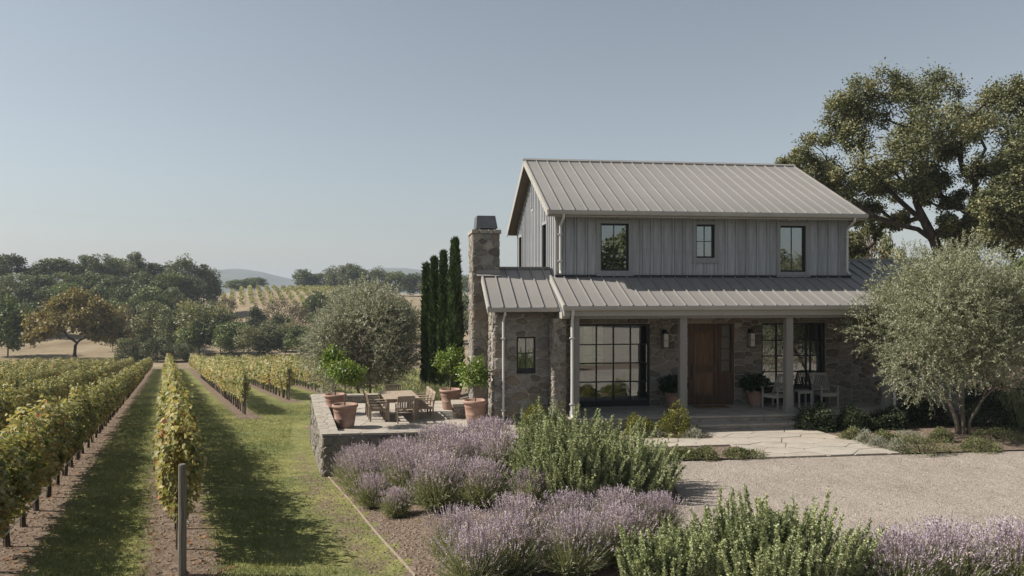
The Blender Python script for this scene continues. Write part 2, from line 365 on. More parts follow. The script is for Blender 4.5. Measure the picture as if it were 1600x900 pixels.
def axis(segs):
    out = []
    for a, b, s in segs: out += list(np.arange(a, b, s))
    return np.array(out+[segs[-1][1]])
gx = axis([(-6000, -1000, 500), (-1000, -300, 40), (-300, -90, 6), (-90, -30, 2), (-30, -10, .6), (-10, 14, .3), (14, 30, 1), (30, 120, 6), (120, 1000, 60), (1000, 6000, 500)])
gy = axis([(-400, -40, 30), (-40, 6, 4), (6, 30, .3), (30, 60, .8), (60, 125, 1.6), (125, 400, 5), (400, 1000, 40), (1000, 7000, 400)])
GX, GY = np.meshgrid(gx, gy)
GZ = terrain(GX, GY)
U, Vv = huv(GX, GY)
bedr = (GX > xe(GY)+.15) & (GY < 40) & (GY > 8)
bed = np.where(bedr, 1.0, 0.0)
off = GX-xe(GY)
bare = np.where((GY < 24) & (GY > 9), np.clip(1-np.abs(off+.35)/1.15, 0, 1)*.62, 0)
bare = np.maximum(bare, np.where((GY > 118), 1.0, 0)*.0)
bare = np.maximum(bare, np.clip(1-np.abs(GY-119)/2.2, 0, 1))
nxg, nyg = len(gx), len(gy)
I = (np.arange(nyg-1)[:, None]*nxg+np.arange(nxg-1)[None, :]).ravel()
me = mesh_np('ground', np.stack([GX, GY, GZ], -1).reshape(-1, 3), [np.stack([I, I+1, I+nxg+1, I+nxg], -1)], M['ground'], True)
for nm, arr in (('bed', bed), ('bare', bare)):
    a = me.attributes.new(nm, 'FLOAT', 'POINT'); a.data.foreach_set('value', arr.ravel().astype(np.float32))
tag(link('ground', me), kind='structure')

def sheet(name, poly, z, mat, kind='structure'):
    return tag(MB().add([(x, y, z) for x, y in poly], [tuple(range(len(poly)))]).build(name, mat), kind=kind)
e0, e1 = hw(1.2, -5.85), hw(30, -5.85)
sheet('gravel_drive', [(2.35, 17.9), (2.75, 16.8), (3.15, 15.6), (3.1, 14.4), (2.75, 13.5), (2.7, 12.6), (3.6, 11.6), (5.2, 10.9), (8, 10.5), (40, 9.5), (e1.x, e1.y), (e0.x, e0.y)], .006, M['gravel'])
sheet('gravel_forecourt', [(-8, -45), (60, -45), (60, 7.5), (-8, 7.5)], .006, M['gravel'])

# distant blue ridges
def ridge(name, Y, pxs, ys, depth, seed):
    r = np.random.default_rng(seed)
    n = 160; px = np.linspace(pxs[0], pxs[-1], n); yy = np.interp(px, pxs, ys)
    nz = sum(np.sin(px*f_+r.uniform(0, 6))*a for f_, a in ((.07, .9), (.17, .6), (.41, .5), (.9, .35)))
    top = CAMZ+(450-yy+nz*.6)/F*Y
    prof = [(-1, 0), (-.55, .45), (-.2, .85), (0, 1), (.3, .8), (1, 0)]
    V = []
    for tt, hh in prof:
        yd = Y+tt*depth
        for i in range(n): V.append(((px[i]-800)/F*Y*(1+.0*tt), yd, -12+(top[i]+12)*hh*(1+.05*math.sin(i*.35+tt*5)*(hh < 1))))
    k = len(prof); J = (np.arange(k-1)[:, None]*n+np.arange(n-1)[None, :]).ravel()
    return tag(link(name, mesh_np(name, V, [np.stack([J, J+1, J+n+1, J+n], -1)], M['farhill'], True)), kind='structure')
ridge('distant_hills', 2600, [-300, 0, 200, 330, 360, 385, 420, 460, 500, 560, 590, 640, 690, 740, 800, 900, 1100, 1400, 1700, 2100], [436, 434, 432, 424, 420, 421, 427, 440, 446, 424, 418, 420, 426, 432, 436, 440, 438, 430, 434, 436], 800, 3)

# ------------------------------------------------------------------ house helpers
def wall_grid(mb, a0, a1, z0, z1, holes, P, n, th):
    """wall slab on plane P(a,z) with rectangular holes; n is the outward normal, th the thickness going inwards"""
    A = sorted({a0, a1, *[h[0] for h in holes], *[h[1] for h in holes]}); Z = sorted({z0, z1, *[h[2] for h in holes], *[h[3] for h in holes]})
    A = [a for a in A if a0 <= a <= a1]; Z = [z for z in Z if z0 <= z <= z1]
    n = Vector(n); back = -n*th
    solid = lambda i, j: 0 <= i < len(A)-1 and 0 <= j < len(Z)-1 and not any(h[0] <= (A[i]+A[i+1])/2 <= h[1] and h[2] <= (Z[j]+Z[j+1])/2 <= h[3] for h in holes)
    for i in range(len(A)-1):
        for j in range(len(Z)-1):
            if not solid(i, j): continue
            q = [P(A[i], Z[j]), P(A[i+1], Z[j]), P(A[i+1], Z[j+1]), P(A[i], Z[j+1])]
            mb.add(q, [(0, 1, 2, 3)]); mb.add([p+back for p in q], [(3, 2, 1, 0)])
            for di, dj, e in ((-1, 0, (3, 0)), (1, 0, (1, 2)), (0, -1, (0, 1)), (0, 1, (2, 3))):
                if not solid(i+di, j+dj):
                    p, r = q[e[0]], q[e[1]]; mb.add([p, p+back, r+back, r], [(0, 1, 2, 3)])
    return mb

def clip(poly, p, nrm):                        # keep the side where (q-p).nrm <= 0
    out = []
    for i in range(len(poly)):
        a, b = poly[i], poly[(i+1) % len(poly)]
        da = (a[0]-p[0])*nrm[0]+(a[1]-p[1])*nrm[1]; db = (b[0]-p[0])*nrm[0]+(b[1]-p[1])*nrm[1]
        if da <= 0: out.append(a)
        if (da < 0) != (db < 0) and da != db:
            t = da/(da-db); out.append((a[0]+t*(b[0]-a[0]), a[1]+t*(b[1]-a[1])))
    return out

def voronoi(outline, size, aspect, gap, seed, holes=(), relax=2, var=.5):
    """irregular stones: clipped and inset Voronoi cells of points spread over a convex outline; aspect widens cells along x"""
    r = random.Random(seed)
    xs = [p[0] for p in outline]; ys = [p[1] for p in outline]
    inside = lambda q: len(outline) and all((outline[(i+1) % len(outline)][0]-outline[i][0])*(q[1]-outline[i][1])-(outline[(i+1) % len(outline)][1]-outline[i][1])*(q[0]-outline[i][0]) >= 0 for i in range(len(outline)))
    sx = size*aspect**.5; sy = size/aspect**.5
    pts = []; fails = 0
    while fails < 400:
        q = (r.uniform(min(xs), max(xs)), r.uniform(min(ys), max(ys))); k = r.choice((1-var, 1-var*.4, 1, 1+var*.3))*.8
        if not inside(q) or any(h[0]-.02 < q[0] < h[1]+.02 and h[2]-.02 < q[1] < h[3]+.02 for h in holes): fails += 1; continue
        if any(((q[0]-p[0])/sx)**2+((q[1]-p[1])/sy)**2 < (k*.5+p[2]*.5)**2 for p in pts): fails += 1; continue
        pts.append((*q, k)); fails = 0
    def cell(i, g):
        q = pts[i]; poly = list(outline)
        if g:                                  # inset from the outline itself
            m = len(outline)
            for a in range(m):
                p0, p1 = outline[a], outline[(a+1) % m]; l = math.hypot(p1[0]-p0[0], p1[1]-p0[1]); nn = ((p1[1]-p0[1])/l, -(p1[0]-p0[0])/l)
                poly = clip(poly, (p0[0]-nn[0]*g*.4, p0[1]-nn[1]*g*.4), nn)
        for j, p in enumerate(pts):
            if j == i or not poly: continue
            dx, dy = (p[0]-q[0]), (p[1]-q[1])
            if abs(dx) > 4*sx or abs(dy) > 4*sy: continue
            wx, wy = dx/sx**2, dy/sy**2; l = math.hypot(wx, wy); n = (wx/l, wy/l)
            k = .5*(1+.35*(q[2]-p[2])/.8)
            poly = clip(poly, (q[0]+dx*k-n[0]*g/2, q[1]+dy*k-n[1]*g/2), n)
        for h in holes:
            if not poly: break
            c = [(h[0]-q[0], ((h[0]-g*.3, 0), (1, 0))), (q[0]-h[1], ((h[1]+g*.3, 0), (-1, 0))), (h[2]-q[1], ((0, h[2]-g*.3), (0, 1))), (q[1]-h[3], ((0, h[3]+g*.3), (0, -1)))]
            if min(p[0] for p in poly) < h[1] and max(p[0] for p in poly) > h[0] and min(p[1] for p in poly) < h[3] and max(p[1] for p in poly) > h[2]:
                b = max(c, key=lambda t: t[0])[1]; poly = clip(poly, b[0], b[1])
        return poly
    for _ in range(relax):
        new = []
        for i, q in enumerate(pts):
            c = cell(i, 0)
            new.append((sum(p[0] for p in c)/len(c)*.6+q[0]*.4, sum(p[1] for p in c)/len(c)*.6+q[1]*.4, q[2]) if len(c) > 2 else q)
        pts = new
    out = []
    for i in range(len(pts)):
        c = cell(i, gap)
        if len(c) < 3: continue
        c = [p for k, p in enumerate(c) if math.hypot(p[0]-c[k-1][0], p[1]-c[k-1][1]) > .012]
        if len(c) < 3: continue
        ar = .5*abs(sum(c[k-1][0]*c[k][1]-c[k][0]*c[k-1][1] for k in range(len(c))))
        if ar > size*size*.035: out.append(c)
    return out

def rounded(c, cut=.2):
    o = []
    for k in range(len(c)):
        a, b, d = c[k-1], c[k], c[(k+1) % len(c)]
        o.append((b[0]+(a[0]-b[0])*cut, b[1]+(a[1]-b[1])*cut)); o.append((b[0]+(d[0]-b[0])*cut, b[1]+(d[1]-b[1])*cut))
    return o

def stones(parent, polys, P, n, depth, mat, name='stone', back=.03, cut=.2, bevel=.16, flat=False, seed=1):
    """one mesh object per stone, P(a,b) maps into the parent's space, n outward"""
    r = random.Random(seed); n = Vector(n)
    for c in polys:
        p = rounded(c, cut) if cut else c; k = len(p)
        cx = sum(q[0] for q in p)/k; cy = sum(q[1] for q in p)/k
        o = P(cx, cy); d = depth*r.uniform(.55, 1.25) if not flat else depth+r.uniform(-.004, .004)
        tx, ty = (r.uniform(-.06, .06), r.uniform(-.06, .06)) if not flat else (0, 0)
        V = []
        for lev, sc in ((-back, 1.0), (d*.55, .985), (d, 1-bevel)):
            for q in p:
                x, y = cx+(q[0]-cx)*sc, cy+(q[1]-cy)*sc
                j = (r.uniform(-.012, .012) if lev == d and not flat else 0)
                V.append(P(x, y)-o+n*(lev+(x-cx)*tx+(y-cy)*ty+j))
        V.append(n*(d*1.06))
        F_ = [(i, (i+1) % k, k+(i+1) % k, k+i) for i in range(k)]+[(k+i, k+(i+1) % k, 2*k+(i+1) % k, 2*k+i) for i in range(k)]+[(2*k+i, 2*k+(i+1) % k, 3*k) for i in range(k)]
        m = bpy.data.meshes.new(name); m.from_pydata(V, [], F_); m.materials.append(mat)
        # winding: make the first face point outwards
        if m.polygons[-1].normal.dot(n) < 0: m.flip_normals()
        link(name, m, parent, o)

def siding(parent, P, n, a0, a1, zb, zt, pitch, holes=(), phase=0):
    """boards with a batten over each joint; zt(a) is the top of the wall"""
    n = Vector(n)
    def cut(x0, x1):                           # vertical pieces of the strip x0..x1 that miss the holes
        segs = []; xs = sorted({x0, x1, *[min(max(h[k], x0), x1) for h in holes for k in (0, 1)]})
        for p, q in zip(xs, xs[1:]):
            if q-p < .012: continue
            z = zb; hs = sorted((h[2], h[3]) for h in holes if h[0] < (p+q)/2 < h[1])
            for h0, h1 in hs: segs.append((p, q, z, h0, False)); z = h1
            segs.append((p, q, z, None, True))
        return segs
    def piece(name, s, d0, d1):
        p, q, z0, z1, top = s
        tp, tq = (zt(p), zt(q)) if top else (z1, z1)
        if min(tp, tq) < z0+.02: return
        o = P(p, z0)
        MB().prism([P(p, z0)-o+n*d0, P(q, z0)-o+n*d0, P(q, tq)-o+n*d0, P(p, tp)-o+n*d0], n*(d1-d0)).build(name, M['board'], parent, loc=o)
    a = a0+phase-pitch; joints = []
    while a < a1:
        x0, x1 = max(a, a0), min(a+pitch, a1)
        if x1-x0 > .02:
            for s in cut(x0+(.046 if x0 > a0+.01 else .002), x1-.002): piece('board', s, .0, .02+random.uniform(-.002, .004))
            if x0 > a0+.01: joints.append(x0)
        a += pitch
    for x in joints:
        for s in cut(x-.028, x+.028): piece('batten', s, .0, .05)

def roof_panels(parent, a0, a1, pitch, base, du, dv, up, length, mat=None):
    """standing seam pans from the eave up: base + du*a, sloping along dv"""
    du, dv, up = Vector(du), Vector(dv), Vector(up)
    full = None; a = a0
    while a < a1-.03:
        wdt = min(pitch, a1-a)
        if wdt == pitch and full: m = full
        else:
            mb = MB(); mb.fr((0, 0, 0), du*(wdt-.003), dv*length, up*.014)
            mb.fr(up*.014, du*.03, dv*length, up*.04)
            m = mb.mesh('roof_panel', M['metal_roof'])
            if wdt == pitch: full = m
        link('roof_panel', m, parent, Vector(base)+du*a)
        a += pitch

def window(parent, P, n, a0, a1, z0, z1, cols, rows, fw=.055, mw=.028, depth=.09, trim=0, base=0, sill=0, recess=.05, name='window'):
    """steel or timber sash: frame, one pane per light, muntins; optional boarded trim and a solid base panel"""
    n = Vector(n); A = (P(1, 0)-P(0, 0)); Z = Vector((0, 0, 1))
    mb = MB(); o = P(a0, z0)
    def bar(m, x0, x1, y0, y1, d0, d1): m.fr(P(x0, y0)-o+n*d0, A*(x1-x0), Z*(y1-y0), n*(d1-d0))
    d1 = -recess; d0 = d1-depth
    bar(mb, a0, a0+fw, z0, z1, d0, d1); bar(mb, a1-fw, a1, z0, z1, d0, d1)
    bar(mb, a0+fw, a1-fw, z0, z0+fw, d0, d1); bar(mb, a0+fw, a1-fw, z1-fw, z1, d0, d1)
    f = mb.build(name, M['frame'], parent, loc=o)
    zb = z0+fw
    if base: m = MB(); bar(m, a0+fw, a1-fw, zb, zb+base, d0+.02, d1-.012); m.build('base_panel', M['frame'], f); zb += base
    cs = cols if isinstance(cols, (list, tuple)) else [i/cols for i in range(1, cols)]
    rs = rows if isinstance(rows, (list, tuple)) else [i/rows for i in range(1, rows)]
    xs = [a0+fw]+[a0+fw+(a1-a0-2*fw)*c for c in cs]+[a1-fw]; ys = [zb]+[zb+(z1-fw-zb)*c for c in rs]+[z1-fw]
    m = MB()
    for x in xs[1:-1]: bar(m, x-mw/2, x+mw/2, zb, z1-fw, d0+.015, d1-.015)
    for y in ys[1:-1]:
        for p, q in zip(xs, xs[1:]): bar(m, p+mw/2, q-mw/2, y-mw/2, y+mw/2, d0+.018, d1-.018)
    if m.v: m.build('muntin', M['frame'], f)
    for p, q in zip(xs, xs[1:]):
        for y0, y1 in zip(ys, ys[1:]):
            m = MB(); c = P(p, y0)-o; tw = random.uniform(-.0025, .0025)
            m.fr(P(p+.004, y0+.004)-o+n*(d0+.042), A*(q-p-.008)+n*tw, Z*(y1-y0-.008), n*.006); m.build('pane', M['glass'], f)
    if trim:
        m = MB(); t = trim
        bar(m, a0-t, a0, z0-t, z1+t, 0, .05); bar(m, a1, a1+t, z0-t, z1+t, 0, .05); bar(m, a0, a1, z1, z1+t, 0, .055); bar(m, a0, a1, z0-t, z0, 0, .055)
        bar(m, a0-t-.02, a1+t+.02, z0-t-.045, z0-t, 0, .075)
        m.build('window_trim', M['boardtrim'], f)
    return f

# ------------------------------------------------------------------ the farmhouse
H = empty('farmhouse', (HX, HY, 0), HTH, 'two storey stone and grey board farmhouse with metal roofs and a porch', 'house')
TP = .4766                                     # roof pitch (rise over run)
PF = lambda a, z: Vector((a, 0, z))            # front plane of the main house
nF = (0, -1, 0); nW = (-1, 0, 0)
WIN_UP = [(1.29, 2.14, 4.36, 5.75), (4.22, 4.79, 4.75, 5.75), (6.87, 7.69, 4.34, 5.74)]
# upper front wall, siding and windows
up = wall_grid(MB(), 0, 9.1, 3.3, 6.12, WIN_UP, lambda a, z: Vector((a, 0, z)), nF, .15).build('upper_wall', M['groove'], H)
hu = [(a-.11, b+.11, c-.11, d+.11) for a, b, c, d in WIN_UP]
siding(up, PF, nF, 0, 9.1, 4.2, lambda a: 6.14, .33, hu, .2)
m = MB(); m.box(0, 9.1, -.055, 0, 6.0, 6.1); m.box(-.055, .0, -.055, .0, 4.17, 6.1); m.build('frieze_board', M['trim'], up)
m = MB(); m.fr((-.06, -.07, 4.165), (9.22, 0, 0), (0, .07, 0), (0, 0, .07)); m.build('roof_flashing', M['frame'], up)
window(H, PF, nF, *WIN_UP[0], 2, 1, .05, .022, .08, .11)
window(H, PF, nF, *WIN_UP[1], 2, 2, .05, .022, .08, .11)
window(H, PF, nF, *WIN_UP[2], 2, 1, .05, .022, .08, .11)
# west gable wall
zg = lambda v: 6.06+(min(v, 7.98-v)+.5)*TP-.145
WIN_G = [(1.55, 2.3, 4.4, 5.85), (6.75, 7.5, 4.4, 5.78)]
PG = lambda a, z: Vector((0, a, z))
g = wall_grid(MB(), .155, 8.1, 0, 6.0, WIN_G, PG, nW, .15)
g.prism([PG(.155, 6.0), PG(8.1, 6.0), PG(7.9, 6.14), PG(3.99, zg(3.99)), PG(.155, zg(.155))], (.15, 0, 0))
gw = g.build('gable_wall', M['groove'], H)
siding(gw, PG, nW, 0, 8.1, 3.0, zg, .3, [(a-.09, b+.09, c-.09, d+.09) for a, b, c, d in WIN_G]+[(4.12, 4.5, 6.5, 7.5)], .15)
for wg in WIN_G: window(H, PG, nW, *wg, 1, 2, .05, .03, .08, .09)
v = MB(); v.fr((-.05, 4.12, 6.5), (.05, 0, 0), (0, .05, 0), (0, 0, 1)); v.fr((-.05, 4.45, 6.5), (.05, 0, 0), (0, .05, 0), (0, 0, 1)); v.fr((-.05, 4.17, 6.5), (.05, 0, 0), (0, .28, 0), (0, 0, .06)); v.fr((-.05, 4.17, 7.44), (.05, 0, 0), (0, .28, 0), (0, 0, .06))
vent = v.build('gable_vent', M['board'], H)
for i in range(11):
    z = 6.575+i*.079; MB().fr((-.04, 4.17, z), (.035, 0, .045), (0, .28, 0), (.008, 0, -.006)).build('louvre', M['board'], vent)
# east and back walls
m = MB(); wall_grid(m, .155, 8.1, 0, 6.0, [], lambda a, z: Vector((9.1, a, z)), (1, 0, 0), .15)
m.prism([(9.1, .155, 6.0), (9.1, 8.1, 6.0), (9.1, 7.9, 6.14), (9.1, 3.99, zg(3.99)), (9.1, .155, zg(.155))], (-.15, 0, 0)); m.build('east_wall', M['board'], H)
BW = (2.55, 3.5, .7, 2.4)
wall_grid(MB(), 0, 9.1, 0, 6.1, [BW], lambda a, z: Vector((a, 8.25, z)), (0, 1, 0), .15).build('back_wall', M['room'], H)
window(H, lambda a, z: Vector((a, 8.25, z)), (0, 1, 0), *BW, 2, 4, .05, .03, .08, 0)
m = MB(); m.box(.16, 8.94, .36, 8.09, .1, .34); m.build('ground_storey_floor', M['roomfloor'], H)
m = MB(); m.box(.16, 8.94, .36, 8.09, 3.36, 3.5); m.build('upper_storey_floor', M['room'], H)
m = MB(); m.box(3.75, 3.85, .36, 6.0, .345, 3.355); m.box(3.9, 8.94, 5.9, 6.0, .345, 3.355); m.box(3.6, 3.7, .16, 8.0, 3.505, 6.0); m.box(.2, 8.9, 3.4, 3.5, 3.51, 6.0); m.build('partition_wall', M['room'], H)
# main roof
RL, RR, EV, EZ, RV = -.36, 9.36, -.5, 6.06, 3.99
RZ = EZ+(RV-EV)*TP
deck = MB().prism([(RL+.03, EV+.02, EZ-.004), (RL+.03, RV, RZ-.004), (RL+.03, 2*RV-EV, EZ-.004), (RL+.03, 2*RV-EV, EZ-.13), (RL+.03, RV, RZ-.14), (RL+.03, EV+.02, EZ-.13)], (RR-RL-.06, 0, 0))
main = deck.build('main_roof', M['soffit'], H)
sl_ = Vector((0, 1, TP)).normalized(); nr_ = Vector((0, -TP, 1)).normalized(); LEN = math.hypot(RV-EV, RZ-EZ)
roof_panels(main, 0, RR-RL, .372, (RL, EV-.03, EZ-.014), (1, 0, 0), sl_, nr_, LEN+.01)
roof_panels(main, 0, RR-RL, .372, (RL, 2*RV-EV+.03, EZ-.014), (1, 0, 0), Vector((0, -1, TP)).normalized(), Vector((0, TP, 1)).normalized(), LEN+.01)
m = MB()
for s_, vv in ((1, EV-.02), (-1, 2*RV-EV+.02)):
    d = Vector((0, s_, TP)).normalized()
    for uu in (RL-.03, RR): MB().fr((uu, vv, EZ-.19), (.03, 0, 0), d*LEN, (0, 0, .215)).build('rake_board', M['trim'], main)
m = MB()
for s_ in (1, -1):
    m.fr((RL-.04, RV+.005*s_, RZ+.062), (RR-RL+.08, 0, 0), Vector((0, -s_*.14, -.14*TP)), (0, 0, .012))
m.fr((RL-.04, RV-.135, RZ-.055), (RR-RL+.08, 0, 0), (0, .01, 0), (0, 0, .055)); m.build('ridge_cap', M['metal_roof'], main)
def gutter(parent, a0, a1, v0, z, name='gutter'):
    """half-round-fronted trough along the eave"""
    sec = [(0, 0), (0, -.11), (-.03, -.125), (-.09, -.125), (-.115, -.1), (-.13, -.03), (-.13, .0), (-.115, .0), (-.11, -.03), (-.095, -.09), (-.03, -.105), (-.015, -.09), (-.015, 0)]
    return MB().prism([(a0, v0+p, z+q) for p, q in sec], (a1-a0, 0, 0)).build(name, M['gutter'], parent)
def downspout(parent, pts, r=.036):
    o = MB().tube(pts, r, 8).build('downspout', M['downspout'], parent)
    for z in (pts[-1][2]+.35, pts[-1][2]+(pts[2][2]-pts[-1][2])*.82):
        p = pts[-2]; MB().box(p[0]-.065, p[0]+.065, p[1]-.045, p[1]+.05, z, z+.03).build('pipe_bracket', M['downspout'], o)
gutter(H, RL-.02, RR+.02, EV-.0, EZ+.01)
m = MB(); m.box(RL, RR, EV+.002, EV+.03, EZ-.17, EZ-.12); m.build('fascia', M['trim'], H)
downspout(H, [(.08, EV-.07, EZ-.1), (.08, EV-.05, EZ-.2), (.07, -.12, EZ-.42), (.07, -.105, 5.0), (.07, -.105, 4.36), (.07, -.16, 4.27)])
downspout(H, [(8.98, EV-.07, EZ-.1), (8.98, EV-.05, EZ-.2), (9.0, -.12, EZ-.42), (9.0, -.105, 5.0), (9.0, -.105, 4.36), (9.06, -.16, 4.27)])
# porch roof and east wing roof
PP = .405; PE, PZ = -2.0, 3.36
pz = lambda v: PZ+(v-PE)*PP
pl = Vector((0, 1, PP)).normalized(); pn = Vector((0, -PP, 1)).normalized()
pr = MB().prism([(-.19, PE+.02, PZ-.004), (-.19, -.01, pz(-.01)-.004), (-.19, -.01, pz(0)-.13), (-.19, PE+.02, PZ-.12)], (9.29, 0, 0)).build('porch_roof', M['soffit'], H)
roof_panels(pr, 0, 9.3, .372, (-.2, PE-.03, PZ-.014), (1, 0, 0), pl, pn, math.hypot(2.03, 2.03*PP))
m = MB(); m.fr((-.225, PE-.02, PZ-.13), (.03, 0, 0), pl*2.18, (0, 0, .175)); m.build('rake_board', M['trim'], pr)
er = MB().prism([(9.12, PE+.02, PZ-.004), (9.12, 1.4, pz(1.4)-.004), (9.12, 4.6, PZ+.1), (9.12, 4.6, PZ-.02), (9.12, 1.4, pz(1.4)-.13), (9.12, PE+.02, PZ-.12)], (4.1, 0, 0)).build('east_roof', M['soffit'], H)
roof_panels(er, 0, 4.1, .372, (9.12, PE-.03, PZ-.014), (1, 0, 0), pl, pn, math.hypot(3.42, 3.42*PP))
m = MB(); m.box(9.14, 13.25, 1.3, 1.5, pz(1.4)-.03, pz(1.4)+.075); m.build('ridge_cap', M['metal_roof'], er)
m = MB(); m.fr((13.22, PE-.02, PZ-.15), (.035, 0, 0), pl*3.6, (0, 0, .2)); m.build('rake_board', M['trim'], er)
gutter(H, -.24, 9.7, PE, PZ+.01)
m = MB(); m.box(-.1, 9.7, PE+.14, PE+.4, 3.02, 3.25); m.build('porch_beam', M['post'], H)
m = MB(); m.box(-.2, 9.7, PE+.01, PE+.139, 3.1, 3.24); m.build('fascia', M['trim'], H)
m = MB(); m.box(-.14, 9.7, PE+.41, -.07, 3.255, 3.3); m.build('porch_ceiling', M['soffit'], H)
# battened gable end of the porch roof and the side beam under it
PS = lambda a, z: Vector((-.17, a, z))
gt = MB().prism([(-.165, PE+.14, 3.2), (-.165, 0, 3.2), (-.165, 0, pz(0)-.13), (-.165, PE+.14, pz(PE+.14)-.13)], (.05, 0, 0)).build('porch_gable', M['groove'], H)
siding(gt, PS, nW, PE+.12, -.0, 3.2, lambda a: pz(a)-.1, .17, (), .08)
m = MB(); m.box(-.24, -.03, PE+.1, -.6, 3.03, 3.195); m.build('side_beam', M['trim'], H)
for uu in (.147, 3.17, 6.255, 9.24):
    MB().box(-.1, .1, -.1, .1, .352, 3.018).build('porch_column', M['post'], H, loc=(uu, -1.74, 0))
for c_ in [o for o in H.children if o.name.startswith('porch_column')]:
    MB().box(-.125, .125, -.125, .125, .353, .52).build('column_base', M['post'], c_)
downspout(H, [(.03, PE-.07, PZ-.1), (.03, PE-.06, PZ-.2), (.04, -1.9, PZ-.4), (.04, -1.895, 2.0), (.04, -1.895, .45), (.04, -1.96, .36)], .04)
downspout(H, [(9.38, PE-.07, PZ-.1), (9.38, PE-.06, PZ-.2), (9.38, -1.9, PZ-.4), (9.38, -1.895, 2.0), (9.38, -1.895, .5), (9.43, -2.05, .34)], .04)
# ground-storey stone wall with big windows and the door
HB = [(.62, 2.8, .35, 2.79), (3.97, 5.42, .35, 2.79), (6.29, 8.35, .35, 2.79)]
gs = wall_grid(MB(), 0, 13.0, -.1, 3.3, HB, PF, nF, .35).build('stone_wall', M['mortar'], H)
stones(gs, voronoi([(0, .36), (9.2, .36), (9.2, 3.02), (0, 3.02)], .4, 1.65, .032, 11, HB, var=.58), PF, nF, .035, M['stone'], cut=.15, seed=2)
stones(gs, voronoi([(9.22, .0), (12.9, .0), (12.9, 3.02), (9.22, 3.02)], .36, 1.35, .035, 12), PF, nF, .035, M['stone'], seed=3)
window(H, PF, nF, *HB[0], 4, 4, .055, .032, .1, 0, .12, name='tall_window')
window(H, PF, nF, *HB[2], [.235, .46, .73, .8], [.25, .5, .75], .055, .03, .1, 0, .42, name='tall_window')
# front door with sidelight
dm = MB(); 
for x0, x1, z0, z1 in ((3.97, 4.04, .35, 2.79), (4.95, 5.02, .35, 2.72), (5.35, 5.42, .35, 2.79), (4.04, 5.35, 2.72, 2.79)): dm.box(x0, x1, .02, .16, z0, z1)
dm.box(5.02, 5.35, .03, .15, .35, 1.32); dm.box(5.02, 5.05, .06, .13, 1.32, 2.72); dm.box(5.32, 5.35, .06, .13, 1.32, 2.72)
door = dm.build('front_door', M['door'], H)
lf = MB(); lf.box(4.045, 4.945, .07, .12, .355, 2.715)
for x0, x1, z0, z1 in ((4.045, 4.18, .355, 2.715), (4.81, 4.945, .355, 2.715), (4.18, 4.81, .355, .6), (4.18, 4.81, 1.32, 1.5), (4.18, 4.81, 2.56, 2.715)): lf.box(x0+.0005, x1-.0005, .035, .0699, z0, z1)
lf.build('door_leaf', M['door'], door)
for z0, z1 in ((1.5, 2.56), (.6, 1.32)):
    b = .075; P4 = lambda d, y: [(4.18+d, y, z0+d), (4.81-d, y, z0+d), (4.81-d, y, z1-d), (4.18+d, y, z1-d)]
    MB().add(P4(.012, .0695)+P4(b, .0615)+P4(b+.012, .058), [(0, 1, 5, 4), (1, 2, 6, 5), (2, 3, 7, 6), (3, 0, 4, 7), (4, 5, 9, 8), (5, 6, 10, 9), (6, 7, 11, 10), (7, 4, 8, 11), (8, 9, 10, 11)]).build('door_panel', M['doorpanel'], door)
hd = MB(); hd.tube([(4.1, .02, 1.15), (4.1, .02, 1.55)], .014, 8); hd.tube([(4.1, .055, 1.2), (4.1, .02, 1.2)], .01, 6); hd.tube([(4.1, .055, 1.5), (4.1, .02, 1.5)], .01, 6); hd.build('handle', M['iron'], door)
m = MB()
for z in (1.67, 2.02, 2.37): m.box(5.05, 5.32, .075, .11, z-.014, z+.014)
m.build('muntin', M['door'], door)
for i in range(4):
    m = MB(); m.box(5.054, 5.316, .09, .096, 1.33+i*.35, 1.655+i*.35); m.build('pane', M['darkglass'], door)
# porch floor and steps
fl = MB().box(-.38, 9.75, PE, -.001, -.2, .3).build('porch_floor', M['joint'], H)
stones(fl, voronoi([(-.38, PE-.02), (9.75, PE-.02), (9.75, -.02), (-.38, -.02)], .95, 1.7, .016, 21), lambda a, b: Vector((a, b, .3)), (0, 0, 1), .05, M['flagstone'], 'paving_stone', .0, .06, .02, True, 4)
stones(fl, voronoi([(-.38, -.02), (9.75, -.02), (9.75, .27), (-.38, .27)], .26, 2.2, .02, 22), lambda a, b: Vector((a, PE, b)), nF, .012, M['coping'], 'stone', .0, .1, .05, False, 5)
stp = MB().box(3.35, 6.7, PE-.44, PE-.012, -.2, .14).build('porch_step', M['joint'], H)
stones(stp, voronoi([(3.33, PE-.46), (6.72, PE-.46), (6.72, PE-.02), (3.33, PE-.02)], .7, 2.4, .014, 23), lambda a, b: Vector((a, b, .14)), (0, 0, 1), .05, M['flagstone'], 'paving_stone', .0, .06, .02, True, 6)
stones(stp, voronoi([(3.35, .02), (6.7, .02), (6.7, .13), (3.35, .13)], .22, 4, .012, 24), lambda a, b: Vector((a, PE-.44, b)), nF, .012, M['coping'], 'stone', .0, .1, .05, False, 7)
